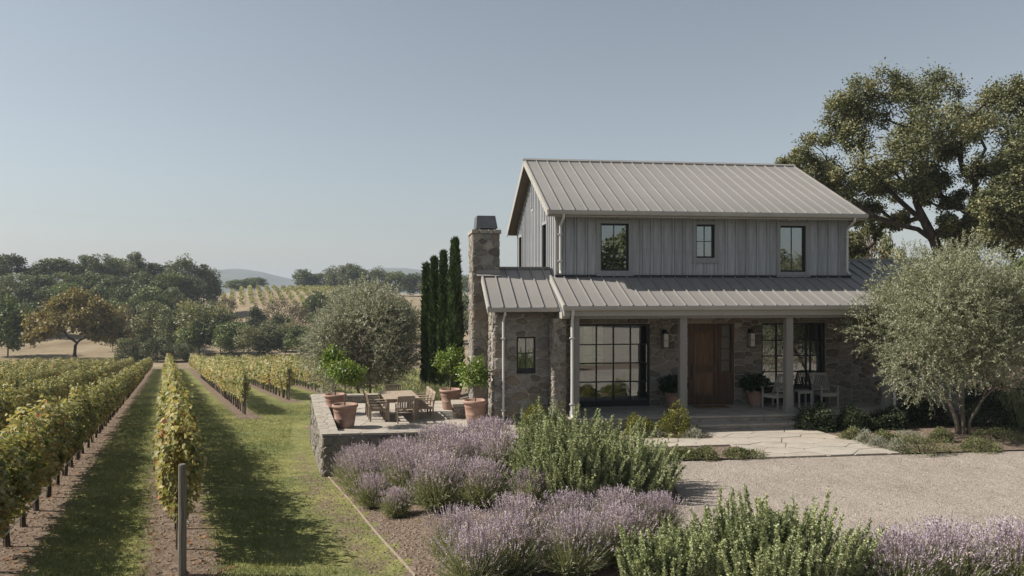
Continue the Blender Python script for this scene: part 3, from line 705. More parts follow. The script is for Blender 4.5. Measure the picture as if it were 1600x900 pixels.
# stone wing on the west side
WU, WV, WE, WZ, WR = -1.95, -1.0, -1.4, 3.31, .95
HW = [(-1.34, -.8, 1.47, 2.5)]
PWf = lambda a, z: Vector((a, WV, z)); PWw = lambda a, z: Vector((WU, a, z))
wz = lambda v: WZ+((v-WE) if v < WR else (2*WR-v-WE))*TP
wf = wall_grid(MB(), WU, -.15, -.6, 3.32, HW, PWf, nF, .35).build('wing_front_wall', M['mortar'], H)
stones(wf, voronoi([(WU-.02, .0), (-.42, .0), (-.42, 3.28), (WU-.02, 3.28)], .42, 1.6, .036, 31, HW, var=.58), PWf, nF, .035, M['stone'], cut=.15, seed=8)
window(H, PWf, nF, *HW[0], 2, 2, .05, .026, .08, 0, .1)
SL = [(-.55, -.15, 1.2, 2.6)]
ww = wall_grid(MB(), WV+.351, 3.6, -.8, 3.2, [], PWw, nW, .35)
ww.prism([PWw(WV+.351, 3.2), PWw(3.6, 3.2), PWw(3.6, wz(3.6)-.14), PWw(WR, wz(WR)-.14), PWw(WV+.351, wz(WV+.351)-.14)], (.35, 0, 0))
ww = ww.build('wing_gable_wall', M['mortar'], H)
stones(ww, voronoi([(3.5, -.2), (3.5, 3.0), (WR, wz(WR)-.2), (WV, 3.1), (WV, -.2)], .36, 1.2, .04, 32, SL), PWw, nW, .04, M['stone'], seed=9)
window(H, PWw, nW, *SL[0], 1, 2, .05, .03, .05, 0, -.045)
MB().box(-1.6, -.16, 3.3, 3.6, -.6, 3.0).build('wing_back_wall', M['mortar'], H)
wr = MB().prism([(-2.14, WE+.02, WZ-.004), (-2.14, WR, wz(WR)-.004), (-2.14, 4.02, wz(4.02)-.004), (-2.14, 4.02, wz(4.02)-.13), (-2.14, WR, wz(WR)-.14), (-2.14, WE+.02, WZ-.12)], (2.08, 0, 0)).build('wing_roof', M['soffit'], H)
wl = math.hypot(WR-WE+.02, (WR-WE+.02)*TP)
roof_panels(wr, 0, 2.1, .372, (-2.16, WE-.03, WZ-.014), (1, 0, 0), sl_, nr_, wl)
roof_panels(wr, 0, 2.1, .372, (-2.16, 4.05, wz(4.05)+.0), (1, 0, 0), Vector((0, -1, TP)).normalized(), Vector((0, TP, 1)).normalized(), math.hypot(3.1, 3.1*TP))
m = MB(); m.box(-2.17, -.06, WR-.09, WR+.09, wz(WR)+.0, wz(WR)+.06); m.build('ridge_cap', M['metal_roof'], wr)
m = MB(); m.fr((-2.19, WE-.02, WZ-.17), (.03, 0, 0), sl_*wl, (0, 0, .21)); m.build('rake_board', M['trim'], wr); m = MB(); m.fr((-2.19, 4.05, wz(4.05)-.17), (.03, 0, 0), Vector((0, -1, TP)).normalized()*math.hypot(3.1, 3.1*TP), (0, 0, .2)); m.build('rake_board', M['trim'], wr)
gutter(H, -2.2, -.22, WE, WZ+.01)
m = MB(); m.box(-2.2, -.22, 4.05, 4.17, wz(4.05)-.09, wz(4.05)+.02); m.build('gutter', M['downspout'], H)
m = MB(); m.box(-1.94, -.24, WE+.03, WV-.04, 3.14, 3.17); m.build('soffit_board', M['soffit'], H)
downspout(H, [(-1.72, WE-.07, WZ-.1), (-1.72, WE-.05, WZ-.18), (-1.72, WV-.09, WZ-.36), (-1.72, WV-.085, 2.0), (-1.72, WV-.085, .3), (-1.72, WV-.1, .12)], .034)
# pier between the wing and the porch
pier = MB().box(-.4, -.06, -1.56, -1.001, -.2, 3.02).build('stone_pier', M['mortar'], H)
stones(pier, voronoi([(-.41, 0), (-.05, 0), (-.05, 3.0), (-.41, 3.0)], .24, 1.2, .025, 33), lambda a, b: Vector((a, -1.56, b)), nF, .025, M['stone'], cut=.12, seed=10)
stones(pier, voronoi([(-1.56, 0), (-1.03, 0), (-1.03, 3.0), (-1.56, 3.0)], .27, 1.2, .025, 34), lambda a, b: Vector((-.4, a, b)), nW, .025, M['stone'], cut=.12, seed=11)
# chimney
CU0, CU1, CV0, CV1, CT = -2.42, -1.64, .5, 1.85, 5.46
ch = MB().box(CU0, CU1, CV0, CV1, -.9, CT).build('chimney', M['mortar'], H)
stones(ch, voronoi([(CU0-.02, 0), (CU1+.02, 0), (CU1+.02, CT), (CU0-.02, CT)], .5, 1.35, .025, 35), lambda a, b: Vector((a, CV0, b)), nF, .03, M['stone'], cut=.12, seed=12)
stones(ch, voronoi([(CV0, 0), (CV1, 0), (CV1, CT), (CV0, CT)], .42, 1.35, .025, 36), lambda a, b: Vector((CU0, a, b)), nW, .03, M['stone'], cut=.12, seed=13)
stones(ch, voronoi([(CU0-.06, CV0-.06), (CU1+.06, CV0-.06), (CU1+.06, CV1+.06), (CU0-.06, CV1+.06)], .5, 1.0, .012, 37), lambda a, b: Vector((a, b, CT)), (0, 0, 1), .11, M['coping'], 'coping_stone', .0, .08, .04, True, 14)
hood = MB(); hood.prism([(CU0+.1, CV0+.08, 5.62), (CU1-.04, CV0+.08, 5.62), (CU1-.1, CV0+.2, 6.0), (CU0+.14, CV0+.2, 6.0)], (0, .9, 0)); hood.build('chimney_hood', M['capmetal'], ch)
m = MB()
for x in (CU0+.18, CU1-.16):
    for y in (CV0+.2, CV0+.85): m.box(x, x+.05, y, y+.05, CT+.09, 5.625)
m.build('hood_leg', M['downspout'], ch)
m = MB(); m.fr((CU0+.1, CV0-.035, wz(CV0)+.03), (CU1-CU0-.1+.02, 0, 0), (0, .035, 0), (0, 0, .13)); m.fr((CU0+.1, CV0-.16, wz(CV0-.16)+.055), (CU1-CU0-.08, 0, 0), (0, .14, .14*TP), (0, 0, .01)); m.build('flashing', M['metal_roof'], ch)

# ------------------------------------------------------------------ porch furnishings
def lantern(u, z, label):
    p = hw(u, -.06, z); t = empty('wall_lantern', p, HTH, label, 'lantern', 'wall lanterns beside the front door')
    m = MB(); m.box(-.07, .07, .0, .03, -.1, .32); m.tube([(0, .02, .26), (0, -.06, .3), (0, -.1, .27)], .012, 6)
    m.prism([(-.1, -.2, .2), (.1, -.2, .2), (.1, 0, .2), (-.1, 0, .2)], (0, 0, .02)); m.box(-.055, .055, -.155, -.045, .22, .26); m.build('bracket', M['iron'], t)
    m = MB()
    for x in (-.085, .073):
        for y in (-.185, -.027): m.box(x, x+.012, y, y+.012, -.2, .2)
    m.box(-.09, .09, -.19, -.01, -.225, -.2); m.box(-.073, .073, -.183, -.177, -.01, .002); m.build('lantern_cage', M['iron'], t)
    m = MB(); m.box(-.07, .07, -.17, -.03, -.198, .198); m.build('lamp_glass', M['lampglass'], t)
lantern(3.22, 2.3, 'black wall lantern between the big paned window and the front door')
lantern(5.9, 2.3, 'black wall lantern right of the front door above a potted plant')

def curtain(u0, u1, label):
    n = 26; V = []; r = random.Random(int(u0*100))
    for z in (.37, 1.5, 2.74):
        for i in range(n): V.append((u0+(u1-u0)*i/(n-1), .62+.035*math.sin(i*1.35+r.random()*.3), z))
    o = MB().add(V, [(k*n+i, k*n+i+1, (k+1)*n+i+1, (k+1)*n+i) for k in range(2) for i in range(n-1)]).build('curtain', M['curtain'], None, True)
    o.location = (HX, HY, 0); o.rotation_euler = (0, 0, HTH); tag(o, label, 'curtain', 'linen curtains behind the ground floor windows')
curtain(.5, .92, 'pale linen curtain at the left edge of the big paned window')
curtain(2.42, 2.95, 'pale linen curtain at the right edge of the big paned window')
curtain(6.1, 6.55, 'pale linen curtain behind the left pane beside the porch rocker')
curtain(7.95, 8.5, 'pale linen curtain behind the narrow right pane above the slatted armchair')
def wing_curtain():
    V = []; n = 12
    for z in (1.42, 2.55):
        for i in range(n): V.append((-1.02+.25*i/(n-1), WV+.42+.025*math.sin(i*1.5), z))
    o = MB().add(V, [(i, i+1, n+i+1, n+i) for i in range(n-1)]).build('curtain', M['curtain'], None, True); o.location = (HX, HY, 0); o.rotation_euler = (0, 0, HTH)
    tag(o, 'short pale curtain in the small window of the stone wing', 'curtain')
wing_curtain()
p = hw(4.5, -.45, .353); dm_ = MB().box(-.5, .5, -.22, .22, 0, .018).build('doormat', M['mat'], None, loc=p, rz=HTH); tag(dm_, 'brown coir doormat lying before the front door', 'doormat')

# ------------------------------------------------------------------ plant builders
def leaves(P, D, L, W, N=None, fold=.15, six=False):
    """leaf blades: P base, D axis, L length, W width -> vertices and quads"""
    n = len(P); D = unit(D)
    if N is None: N = rdir(n)
    Sd = unit(np.cross(D, N)); Nn = np.cross(Sd, D)
    L = np.broadcast_to(L, n)[:, None]; W = np.broadcast_to(W, n)[:, None]
    if six:
        V = np.stack([P, P+D*L*.2+Sd*W*.5+Nn*W*fold, P+D*L*.68+Sd*W*.42+Nn*W*fold*.5, P+D*L-Nn*L*.12, P+D*L*.68-Sd*W*.42+Nn*W*fold*.5, P+D*L*.2-Sd*W*.5+Nn*W*fold], 1).reshape(-1, 3)
        b = np.arange(n)[:, None]*6
        return V, np.concatenate([b+[0, 1, 2, 3], b+[0, 3, 4, 5]])
    V = np.stack([P, P+D*L*.5+Sd*W*.5+Nn*W*fold, P+D*L, P+D*L*.5-Sd*W*.5+Nn*W*fold], 1).reshape(-1, 3)
    return V, np.arange(n)[:, None]*4+np.arange(4)[None, :]

def leafmesh(name, P, D, L, W, tint, mat, N=None, fold=.15, six=False):
    V, Fq = leaves(P, D, L, W, N, fold, six)
    return mesh_np(name, V, [Fq], mat, False, np.concatenate([tint, tint]) if six else tint)

def grow(trunk, targets, r0, pw=2.3, seg=.5, jit=.08, up=.5, seed=1, limbs=()):
    """limbs from trunk nodes to every target: returns chains of (points, radii)"""
    r = np.random.default_rng(seed)
    pos = [np.array(t, float) for t in trunk]; par = [-1]+list(range(len(trunk)-1)); plen = [0]
    for i in range(1, len(pos)): plen.append(plen[-1]+np.linalg.norm(pos[i]-pos[i-1]))
    for lb in limbs:
        prev = int(np.argmin([np.linalg.norm(p-np.array(lb[0])) for p in pos[:len(trunk)]]))
        for q in lb[1:]: pos.append(np.array(q, float)); par.append(prev); plen.append(plen[prev]+np.linalg.norm(pos[-1]-pos[prev])); prev = len(pos)-1
    first = max(1, len(trunk)//2)
    top = pos[-1]
    for t in sorted(targets, key=lambda q: np.linalg.norm(np.array(q)-top)):
        t = np.array(t, float); A = np.array(pos); d = np.linalg.norm(A-t, axis=1)
        cost = d+.25*np.array(plen)*.5+np.maximum(0, A[:, 2]-t[2])*.6; cost[:first] += 1e3
        i = int(np.argmin(cost)); p = pos[i]; dist = d[i]
        if dist < .02: continue
        pd = p-pos[par[i]] if par[i] >= 0 else np.array([0, 0, 1.]); pd = pd/(np.linalg.norm(pd)+1e-9)
        c = p+(pd*.55+np.array([0, 0, up*.3]))*dist*.45
        k = max(2, int(dist/seg)); prev = i
        for j in range(1, k+1):
            u = j/k; q = (1-u)**2*p+2*u*(1-u)*c+u*u*t
            if j < k: q = q+r.normal(size=3)*jit*min(dist, 2.5)/k**.3
            pos.append(q); par.append(prev); plen.append(plen[prev]+dist/k); prev = len(pos)-1
    n = len(pos); kids = [[] for _ in range(n)]
    for i in range(1, n): kids[par[i]].append(i)
    acc = np.zeros(n)
    for i in range(n-1, -1, -1): acc[i] = max(r0**pw, sum(acc[k] for k in kids[i]))
    rad = acc**(1/pw)
    chains = []; stack = [(0, None)]
    while stack:
        i, pre = stack.pop(); ch = ([pre] if pre is not None else [])+[i]; cur = i
        while kids[cur]:
            ks = sorted(kids[cur], key=lambda k: -rad[k]); stack += [(k, cur) for k in ks[1:]]; cur = ks[0]; ch.append(cur)
        rr = [rad[k] for k in ch]
        if pre is not None: rr[0] = rr[1]*1.05
        chains.append(([pos[k] for k in ch], rr))
    return chains

def wood(chains, scale=1.0, k=7, minr=0.0, flare=0.0):
    mb = MB()
    for pts, rr in chains:
        rr = [max(minr, x*scale) for x in rr]
        mb.tube(pts, rr, k if max(rr) > .06 else 5, True)
    if flare:
        for i, (x, y, z) in enumerate(mb.v):
            if z < .6: s = 1+flare*max(0, (.6-z)/.6)**2; mb.v[i] = (x*s, y*s, z)
    return mb

def blob_points(c, rx, rz, n, shell=.55):
    d = rdir(n); rr = (shell+(1-shell)*rng.random(n)[:, None]**.7)*1.0
    rr = np.where(rng.random(n)[:, None] < .25, rng.random(n)[:, None], rr)
    return c+d*rr*np.array([rx, rx, rz]), d

# background tree shapes, one metre tall and one metre wide, scaled into place
def bg_crown(seed, mat, nb, cards, card, low=.12, tall=.5, flat=1.0):
    r = np.random.default_rng(seed); P = []; D = []; T = []
    for i in range(nb):
        while True:
            q = r.uniform(-1, 1, 3)
            if np.linalg.norm(q) < 1 and q[2] > -.85: break
        q = q/np.linalg.norm(q)*np.linalg.norm(q)**.45
        s = r.uniform(.13, .24)*(1-.25*max(0, q[2]))
        hz = low+tall*(1-low)+q[2]*(1-low)*.5*.8*flat
        c = np.array([q[0]*.36, q[1]*.36, hz])
        p, d = blob_points(c, s, s*.8*(1+.15*r.random()), cards, .6)
        P.append(p); D.append(d); T.append(np.full(cards, r.normal(.5, .12)))
    P = np.concatenate(P); D = np.concatenate(D); T = np.concatenate(T)
    P[:, 2] = np.maximum(P[:, 2], .02)
    n = len(P)
    ax = unit(D*.5+rdir(n)*.9+[0, 0, .1]); N = unit(D+rdir(n)*.6+[0, 0, .3])
    return leafmesh('crown', P, ax, card*(.6+.8*rng.random(n)), card*(.5+.5*rng.random(n)), np.clip(T+rng.normal(0, .2, n), 0, 1), mat, N, .1)
def bg_trunk(seed, mat):
    r = np.random.default_rng(seed)
    tg = [(r.uniform(-.3, .3), r.uniform(-.3, .3), r.uniform(.45, .85)) for _ in range(16)]
    return wood(grow([(0, 0, -.06), (.01, 0, .12), (.0, .01, .26)], tg, .004, 2.2, .1, .02, .5, seed), 1.0, 6).mesh('trunk', M['bark'], True)
BG = {}
def bg(kind, i):
    k = (kind, i)
    if k not in BG:
        spec = dict(evergreen=('evergreen', 26, 170, .05, .1), sage=('sage', 22, 170, .045, .0), gold=('goldoak', 30, 150, .036, .2), tan=('tan', 18, 130, .04, .04), oak=('oak', 26, 160, .045, .16), mid=('sage', 26, 170, .048, .06))[kind]
        BG[k] = (bg_crown(100+hash(kind) % 7*0+i*13+len(kind), M[spec[0]], *spec[1:4], low=spec[4]), bg_trunk(50+i, M['bark']))
    return BG[k]
def bg_tree(name, px, ytop, wpx, Y, kind, var, label, cat='tree', group=None, zb=None):
    X = (px-800)/F*Y; z0 = tz(X, Y)-.15 if zb is None else zb; top = CAMZ+(450-ytop)/F*Y; Hh = max(1.2, top-z0); Wd = wpx/F*Y
    t = empty(name, (X, Y, z0), random.uniform(0, 6.28), label, cat, group); t.scale = (Wd, Wd, Hh)
    cr, tr = bg(kind, var); link('trunk', tr, t); link('crown', cr, t); return t

# ------------------------------------------------------------------ wooded hillside beyond the vineyard
GR = dict(ridge='dark oaks along the ridge of the wooded hill', slope='trees on the slope of the wooded hill', foot='trees at the foot of the wooded hill', over='trees on the skyline beyond the hillside vineyard', dip='trees in the dip below the hillside vineyard', will='rounded willowy shrubs at the end of the grass lane')
ORD = 'first second third fourth fifth sixth seventh eighth ninth tenth eleventh twelfth thirteenth fourteenth fifteenth sixteenth seventeenth'.split()
LOOK = dict(evergreen='dark green', mid='grey green', oak='deep green', tan='dry tan', sage='pale grey green')
WHERE = dict(ridge='along the skyline of the wooded hill', slope='of the wooded hill', foot='at the foot of the wood', over='on the skyline beyond the far vineyard', dip='in the dip below the far vineyard', will='beyond the grass lanes')
def grp(key, rows):
    for i, (px, yt, wp, Y, kind) in enumerate(rows):
        tier = '' if key != 'slope' else (' upper tier' if Y > 200 else (' middle tier' if Y > 175 else ' lower tier'))
        same = sorted(r[0] for r in rows if key != 'slope' or (r[3] > 200, r[3] > 175) == (Y > 200, Y > 175))
        lab = '%s %s %s from the left%s %s' % (LOOK[kind], 'shrub' if key == 'will' else 'tree', ORD[same.index(px)], ' in the'+tier if tier else '', WHERE[key])
        bg_tree('oak_tree' if key in ('ridge', 'foot', 'over') else ('willow_shrub' if key == 'will' else 'hillside_tree'), px, yt, wp, Y, kind, (i*3+len(key)) % 4, lab, 'shrub' if key == 'will' else 'tree', GR[key])
grp('ridge', [(-30, 404, 90, 238, 'evergreen'), (52, 416, 60, 240, 'evergreen'), (82, 402, 64, 238, 'evergreen'), (108, 406, 50, 242, 'evergreen'), (132, 397, 56, 240, 'evergreen'), (160, 395, 52, 238, 'mid'), (182, 402, 50, 243, 'evergreen'), (206, 393, 44, 240, 'mid'), (228, 408, 58, 241, 'evergreen'), (250, 411, 44, 242, 'evergreen'), (318, 412, 56, 236, 'mid'), (332, 424, 34, 240, 'evergreen')])
grp('slope', [(-10, 428, 70, 215, 'evergreen'), (30, 425, 62, 212, 'mid'), (62, 428, 56, 208, 'evergreen'), (92, 424, 60, 212, 'mid'), (120, 428, 58, 205, 'evergreen'), (150, 424, 62, 210, 'evergreen'), (180, 430, 60, 204, 'mid'), (210, 424, 62, 209, 'mid'), (240, 428, 66, 205, 'evergreen'), (268, 424, 56, 214, 'evergreen'), (296, 430, 56, 216, 'mid'),
    (0, 448, 70, 190, 'mid'), (40, 446, 56, 186, 'evergreen'), (72, 444, 60, 188, 'mid'), (104, 440, 58, 186, 'evergreen'), (140, 446, 50, 182, 'mid'), (168, 444, 56, 186, 'evergreen'), (198, 442, 60, 184, 'mid'), (232, 446, 58, 182, 'evergreen'), (264, 448, 50, 186, 'mid'),
    (-20, 470, 80, 168, 'evergreen'), (22, 472, 58, 166, 'mid'), (52, 470, 60, 170, 'evergreen'), (84, 470, 50, 168, 'evergreen'), (150, 468, 50, 166, 'mid'), (182, 464, 56, 168, 'evergreen'), (222, 466, 56, 164, 'evergreen'), (250, 462, 62, 166, 'evergreen')])
grp('foot', [(176, 478, 56, 150, 'oak'), (240, 470, 74, 156, 'oak'), (268, 480, 60, 150, 'mid'), (345, 478, 76, 146, 'oak'), (362, 500, 60, 140, 'evergreen'), (388, 508, 52, 138, 'oak'), (300, 500, 50, 142, 'evergreen'), (418, 505, 56, 141, 'mid'), (446, 500, 54, 142, 'oak'), (475, 508, 60, 136, 'evergreen')])
grp('will', [(198, 527, 48, 130, 'sage'), (222, 521, 44, 133, 'sage'), (246, 525, 52, 129, 'sage'), (272, 531, 46, 129, 'sage'), (291, 536, 36, 131, 'sage')])
grp('over', [(372, 436, 44, 350, 'evergreen'), (397, 433, 44, 352, 'evergreen'), (478, 421, 52, 346, 'evergreen'), (506, 424, 40, 350, 'mid'), (524, 413, 40, 330, 'mid'), (546, 411, 44, 326, 'mid'), (560, 416, 48, 322, 'evergreen'), (588, 418, 52, 318, 'mid'), (618, 422, 46, 316, 'evergreen'), (645, 426, 46, 312, 'evergreen'), (676, 428, 50, 310, 'mid'), (706, 424, 50, 310, 'evergreen'), (740, 428, 60, 300, 'evergreen')])
grp('dip', [(352, 462, 44, 215, 'tan'), (336, 470, 40, 190, 'oak'), (398, 476, 40, 180, 'evergreen'), (432, 462, 52, 190, 'tan'), (462, 470, 50, 180, 'tan'), (490, 456, 46, 200, 'evergreen'), (512, 455, 50, 196, 'evergreen'), (536, 446, 44, 210, 'oak'), (560, 448, 60, 200, 'evergreen'), (440, 490, 60, 150, 'mid'), (500, 484, 60, 156, 'evergreen'), (540, 480, 60, 160, 'evergreen'), (590, 470, 70, 165, 'mid'), (630, 470, 60, 160, 'evergreen'), (680, 462, 70, 170, 'evergreen'), (720, 456, 70, 180, 'evergreen'), (760, 460, 80, 170, 'mid')])
bg_tree('oak_tree', 12, 462, 96, 139, 'evergreen', 2, 'dark spreading oak at the left end of the vineyard')
bg_tree('oak_tree', 285, 400, 64, 232, 'mid', 1, 'tall rounded oak standing highest at the right end of the wooded ridge')
bg_tree('oak_tree', 12, 396, 62, 230, 'evergreen', 3, 'open topped dark oak above the left end of the wooded ridge')
bg_tree('pale_poplar', 202, 469, 30, 158, 'tan', 0, 'narrow pale tan tree among the dark oaks')
bg_tree('oak_tree', 312, 466, 98, 144, 'oak', 0, 'large dark green oak behind the willowy shrubs')

# vines on the far hill
def hill_row(px0, i):
    n = 420; u = rng.random(n); y = 254+u*84; x = (px0-800)/F*338+(338-y)*.34+rng.normal(0, .22, n)
    z = terrain(x, y)+.35+rng.random(n)*1.35
    o = link('hillside_vine', leafmesh('hillside_vine', np.stack([x, y, z], 1), rdir(n), .75, .6, np.clip(rng.normal(.42, .14, n), 0, .7), M['vine'], None))
    tag(o, '%s yellowing vine row from the left on the distant hillside' % ORD[i], 'vine row', 'vine rows on the distant hillside')
for i in range(15): hill_row(352+i*12.5, i)

# ------------------------------------------------------------------ the vineyard
AZ = math.atan2(ROW_DX, 1)                     # rows run along (sin AZ, cos AZ)
def vine_crown(seed, n, size, length, six, orange=.03, h0=.66, h1=1.98, wd=.19):
    r = np.random.default_rng(seed)
    a = r.random(n); z = h0+(h1-h0)*r.beta(1.35, 1.1, n)
    half = wd*(.75+.5*np.sin(np.pi*np.clip((z-h0)/(h1-h0), 0, 1)))
    lump = 1+.42*np.sin(a*9+seed+z*2.5)+.3*np.sin(a*23+z*7+seed)
    sgn = np.where(r.random(n) < .5, 1, -1); x = sgn*half*lump*(r.random(n)**.45)
    y = (a-.5)*length
    topv = h1*(1-.06+.08*np.sin(a*7+seed*2)+.04*np.sin(a*19+seed))-z
    z = np.where(topv < 0, z+topv*.8, z)
    sh = r.random(n) < .075                     # wandering shoots
    z = np.where(sh, h1+r.random(n)**1.6*.42, z); x = np.where(sh, x*.6, x)
    P = np.stack([x, y, z], 1)
    out = unit(np.stack([np.sign(x)*.9, r.normal(0, .6, n), .35+(z-h0)/(h1-h0)*.6], 1)+r.normal(0, .35, (n, 3)))
    D = unit(np.stack([np.sign(x)*.4+r.normal(0, .5, n), r.normal(0, .7, n), -.55+r.normal(0, .4, n)], 1))
    patch = np.sin(a*6.1+seed*1.7)+np.sin(z*3.3+seed)*.8+.8*(h0+.5-z)
    t = np.clip(r.normal(.48, .17, n)+.12*np.sin(a*4+seed*3)+np.where(patch > 1.05, .36, 0)*r.random(n)*1.4, 0, 1)
    t = np.where(r.random(n) < orange*.6, r.uniform(.8, 1, n), np.minimum(t, .97))
    L = size*(.65+.6*r.random(n))
    return leafmesh('vine', P, D, L, L*1.0, t, M['vine'], out, .18, six)
VN = [vine_crown(s_, 2300, .085, 1.75, True, .012+.02*(s_ % 3)) for s_ in range(6)]
VM = [vine_crown(20+s_, 1000, .115, 1.75, False, .02) for s_ in range(5)]
VFAR = [vine_crown(40+s_, 900, .165, 3.4, False, .01) for s_ in range(4)]
def vine_trunk(seed):
    r = random.Random(seed); x, y = r.uniform(-.05, .05), r.uniform(-.1, .1)
    mb = MB().tube([(0, 0, -.12), (x*.5, y*.4, .25), (x, y, .55), (x*.6, y, .85)], [.045, .034, .033, .03], 6)
    mb.tube([(x*.6, y, .85), (x*.3, y+.35, .93), (0, y+.7, .9)], [.028, .022, .015], 5); mb.tube([(x*.6, y, .83), (x*.3, y-.35, .92), (0, y-.7, .9)], [.028, .022, .015], 5)
    mb.box(-.06, -.03, .02, .045, -.1, .95)
    return mb.mesh('trunk', M['vinebark'])
VT = [vine_trunk(i) for i in range(5)]
def rp(L, y): x = ROW_DX*y+L; return (x, y, tz(x, y))
slope = .0775/math.hypot(1, ROW_DX)
POST = MB().tube([(0, 0, -.3), (.004, 0, .7), (0, .005, 1.48), (0, .005, 1.5)], [.056, .054, .05, .042], 12).mesh('end_post', M['oldwood'])
STAKE = MB().tube([(0, 0, -.2), (0, 0, 1.75)], .035, 8).mesh('post', M['oldwood'])
YEND = 117.0
ROWLAB = {-2.46: 'long vine row with bare trunks showing, left of the first grass lane', .19: 'narrow vine row between two grass lanes, ending behind the near wooden post',
          3.65: 'vine row right of the second grass lane, the nearest row starting beside the lawn', 7.35: 'second vine row beyond the lawn, starting at a darker leafy post', 11.0: 'third vine row beyond the lawn, starting left of the terrace', 14.6: 'vine row passing behind the grey olive tree',
          18.2: 'fifth vine row beyond the lawn, seen through the gap between olive and cypresses', 21.8: 'farthest vine row beyond the lawn, its yellow leaves showing beside the chimney', -13.2: 'fifth vine row from the first grass lane, far at the left edge', -15.9: 'sixth vine row from the first grass lane, its far end only', -18.6: 'seventh vine row from the first grass lane, a short piece at the far left',
          -5.15: 'second vine row left of the first grass lane', -7.85: 'third vine row from the first grass lane, at the left edge', -10.5: 'fourth vine row from the first grass lane, only its far half in view'}
for L, y0 in ROWS:
    x, y, z = rp(L, y0)
    row = empty('vine_row', (x, y, z), 0, ROWLAB[L], 'vine row', 'vine rows of the near vineyard')
    d = y0+.5; i = 0
    cy_ = math.cos(AZ)
    def put(me, d, zz=0, parent=row, rz=0., nm=None):
        px_, py_, pz_ = rp(L, d); o = link(nm or me.name.split('.')[0], me, parent, (px_-x, py_-y, pz_-z+zz)); o.rotation_euler = (-slope if 0 else 0, 0, -AZ+rz); return o
    while d < YEND:
        near, far = d < 24, d > 50
        step = (3.1 if far else 1.5)*cy_
        me = random.choice(VFAR if far else (VN if near else VM))
        o = put(me, d, random.uniform(-.06, .04), rz=math.pi*random.randint(0, 1))
        o.scale = (random.uniform(.7, 1.15), 1, random.uniform(.92, 1.06)*(.8 if L < 0 else 1))
        if d < 85 and abs(L) < 12:
            for q in ((-.25, .25) if far else (0,)):
                t = link('trunk', random.choice(VT), o, (0, q*3.1, 0)); t.rotation_euler = (0, 0, random.uniform(-.1, .1))
        d += step; i += 1
    d = y0+6
    while d < min(YEND, 80): put(STAKE, d, 0, nm='post'); d += 7.2
    if L == .19: xx, yy = -4.46, 10.72
    else: xx, yy = rp(L, y0-.15)[:2]
    o = link('end_post', POST, row, (xx-x, yy-y, tz(xx, yy)-z)); o.scale = (1, 1, 1 if L == .19 else 1.25)
    if abs(L) < 12:
        a, b = rp(L, y0), rp(L, min(YEND, 60))
        for zz in ((.47,) if L != .19 else (.47, 1.0, 1.35)):
            MB().tube([(.13, 0, zz), (.13+b[0]-a[0], b[1]-a[1], b[2]-a[2]+zz)], .011, 4).build('wire', M['wire'], row)
    if L == .19:
        m = MB()
        for zz in (.48, 1.0, 1.34): m.tube([(xx-x, yy-y, zz+tz(xx, yy)-z), (0, 0, zz)], .005, 4)
        m.build('wire', M['wire'], row)

# ------------------------------------------------------------------ grass, soil clods, fallen leaves (uncountable)
def scatter_grass():
    n = 95000; y = 9.5+(rng.random(n)**1.9)*34; x = -.435*y+rng.uniform(-9, 8, n)
    Lr = x+.435*y; dmin = np.min([np.maximum(np.abs(Lr-l), (st-1.5-y)*.5) for l, st in ROWS], axis=0)
    off = x-xe(y)
    keep = (dmin > .5+rng.normal(0, .12, n)) & (off < -.5-rng.random(n)*1.1*(y < 24)) & (x > -.66*y-1)
    x, y = x[keep], y[keep]; n = len(x)
    z = terrain(x, y); B = 3
    P = np.repeat(np.stack([x, y, z], 1), B, 0); P[:, :2] += rng.normal(0, .03, (n*B, 2))
    D = unit(np.stack([rng.normal(0, .5, n*B), rng.normal(0, .5, n*B), np.full(n*B, 1.)], 1))
    hgt = np.repeat(.04+.075*rng.random(n)**2, B)*(.6+.7*rng.random(n*B))
    patch = .5+.22*np.sin(P[:, 0]*1.9+np.sin(P[:, 1]*1.3))+.15*np.sin(P[:, 1]*2.7)
    tag(link('lawn_grass', leafmesh('lawn_grass', P, D, hgt, .009, np.clip(patch+rng.normal(0, .22, n*B), 0, 1), M['grass'], None, 0)), kind='stuff')
scatter_grass()
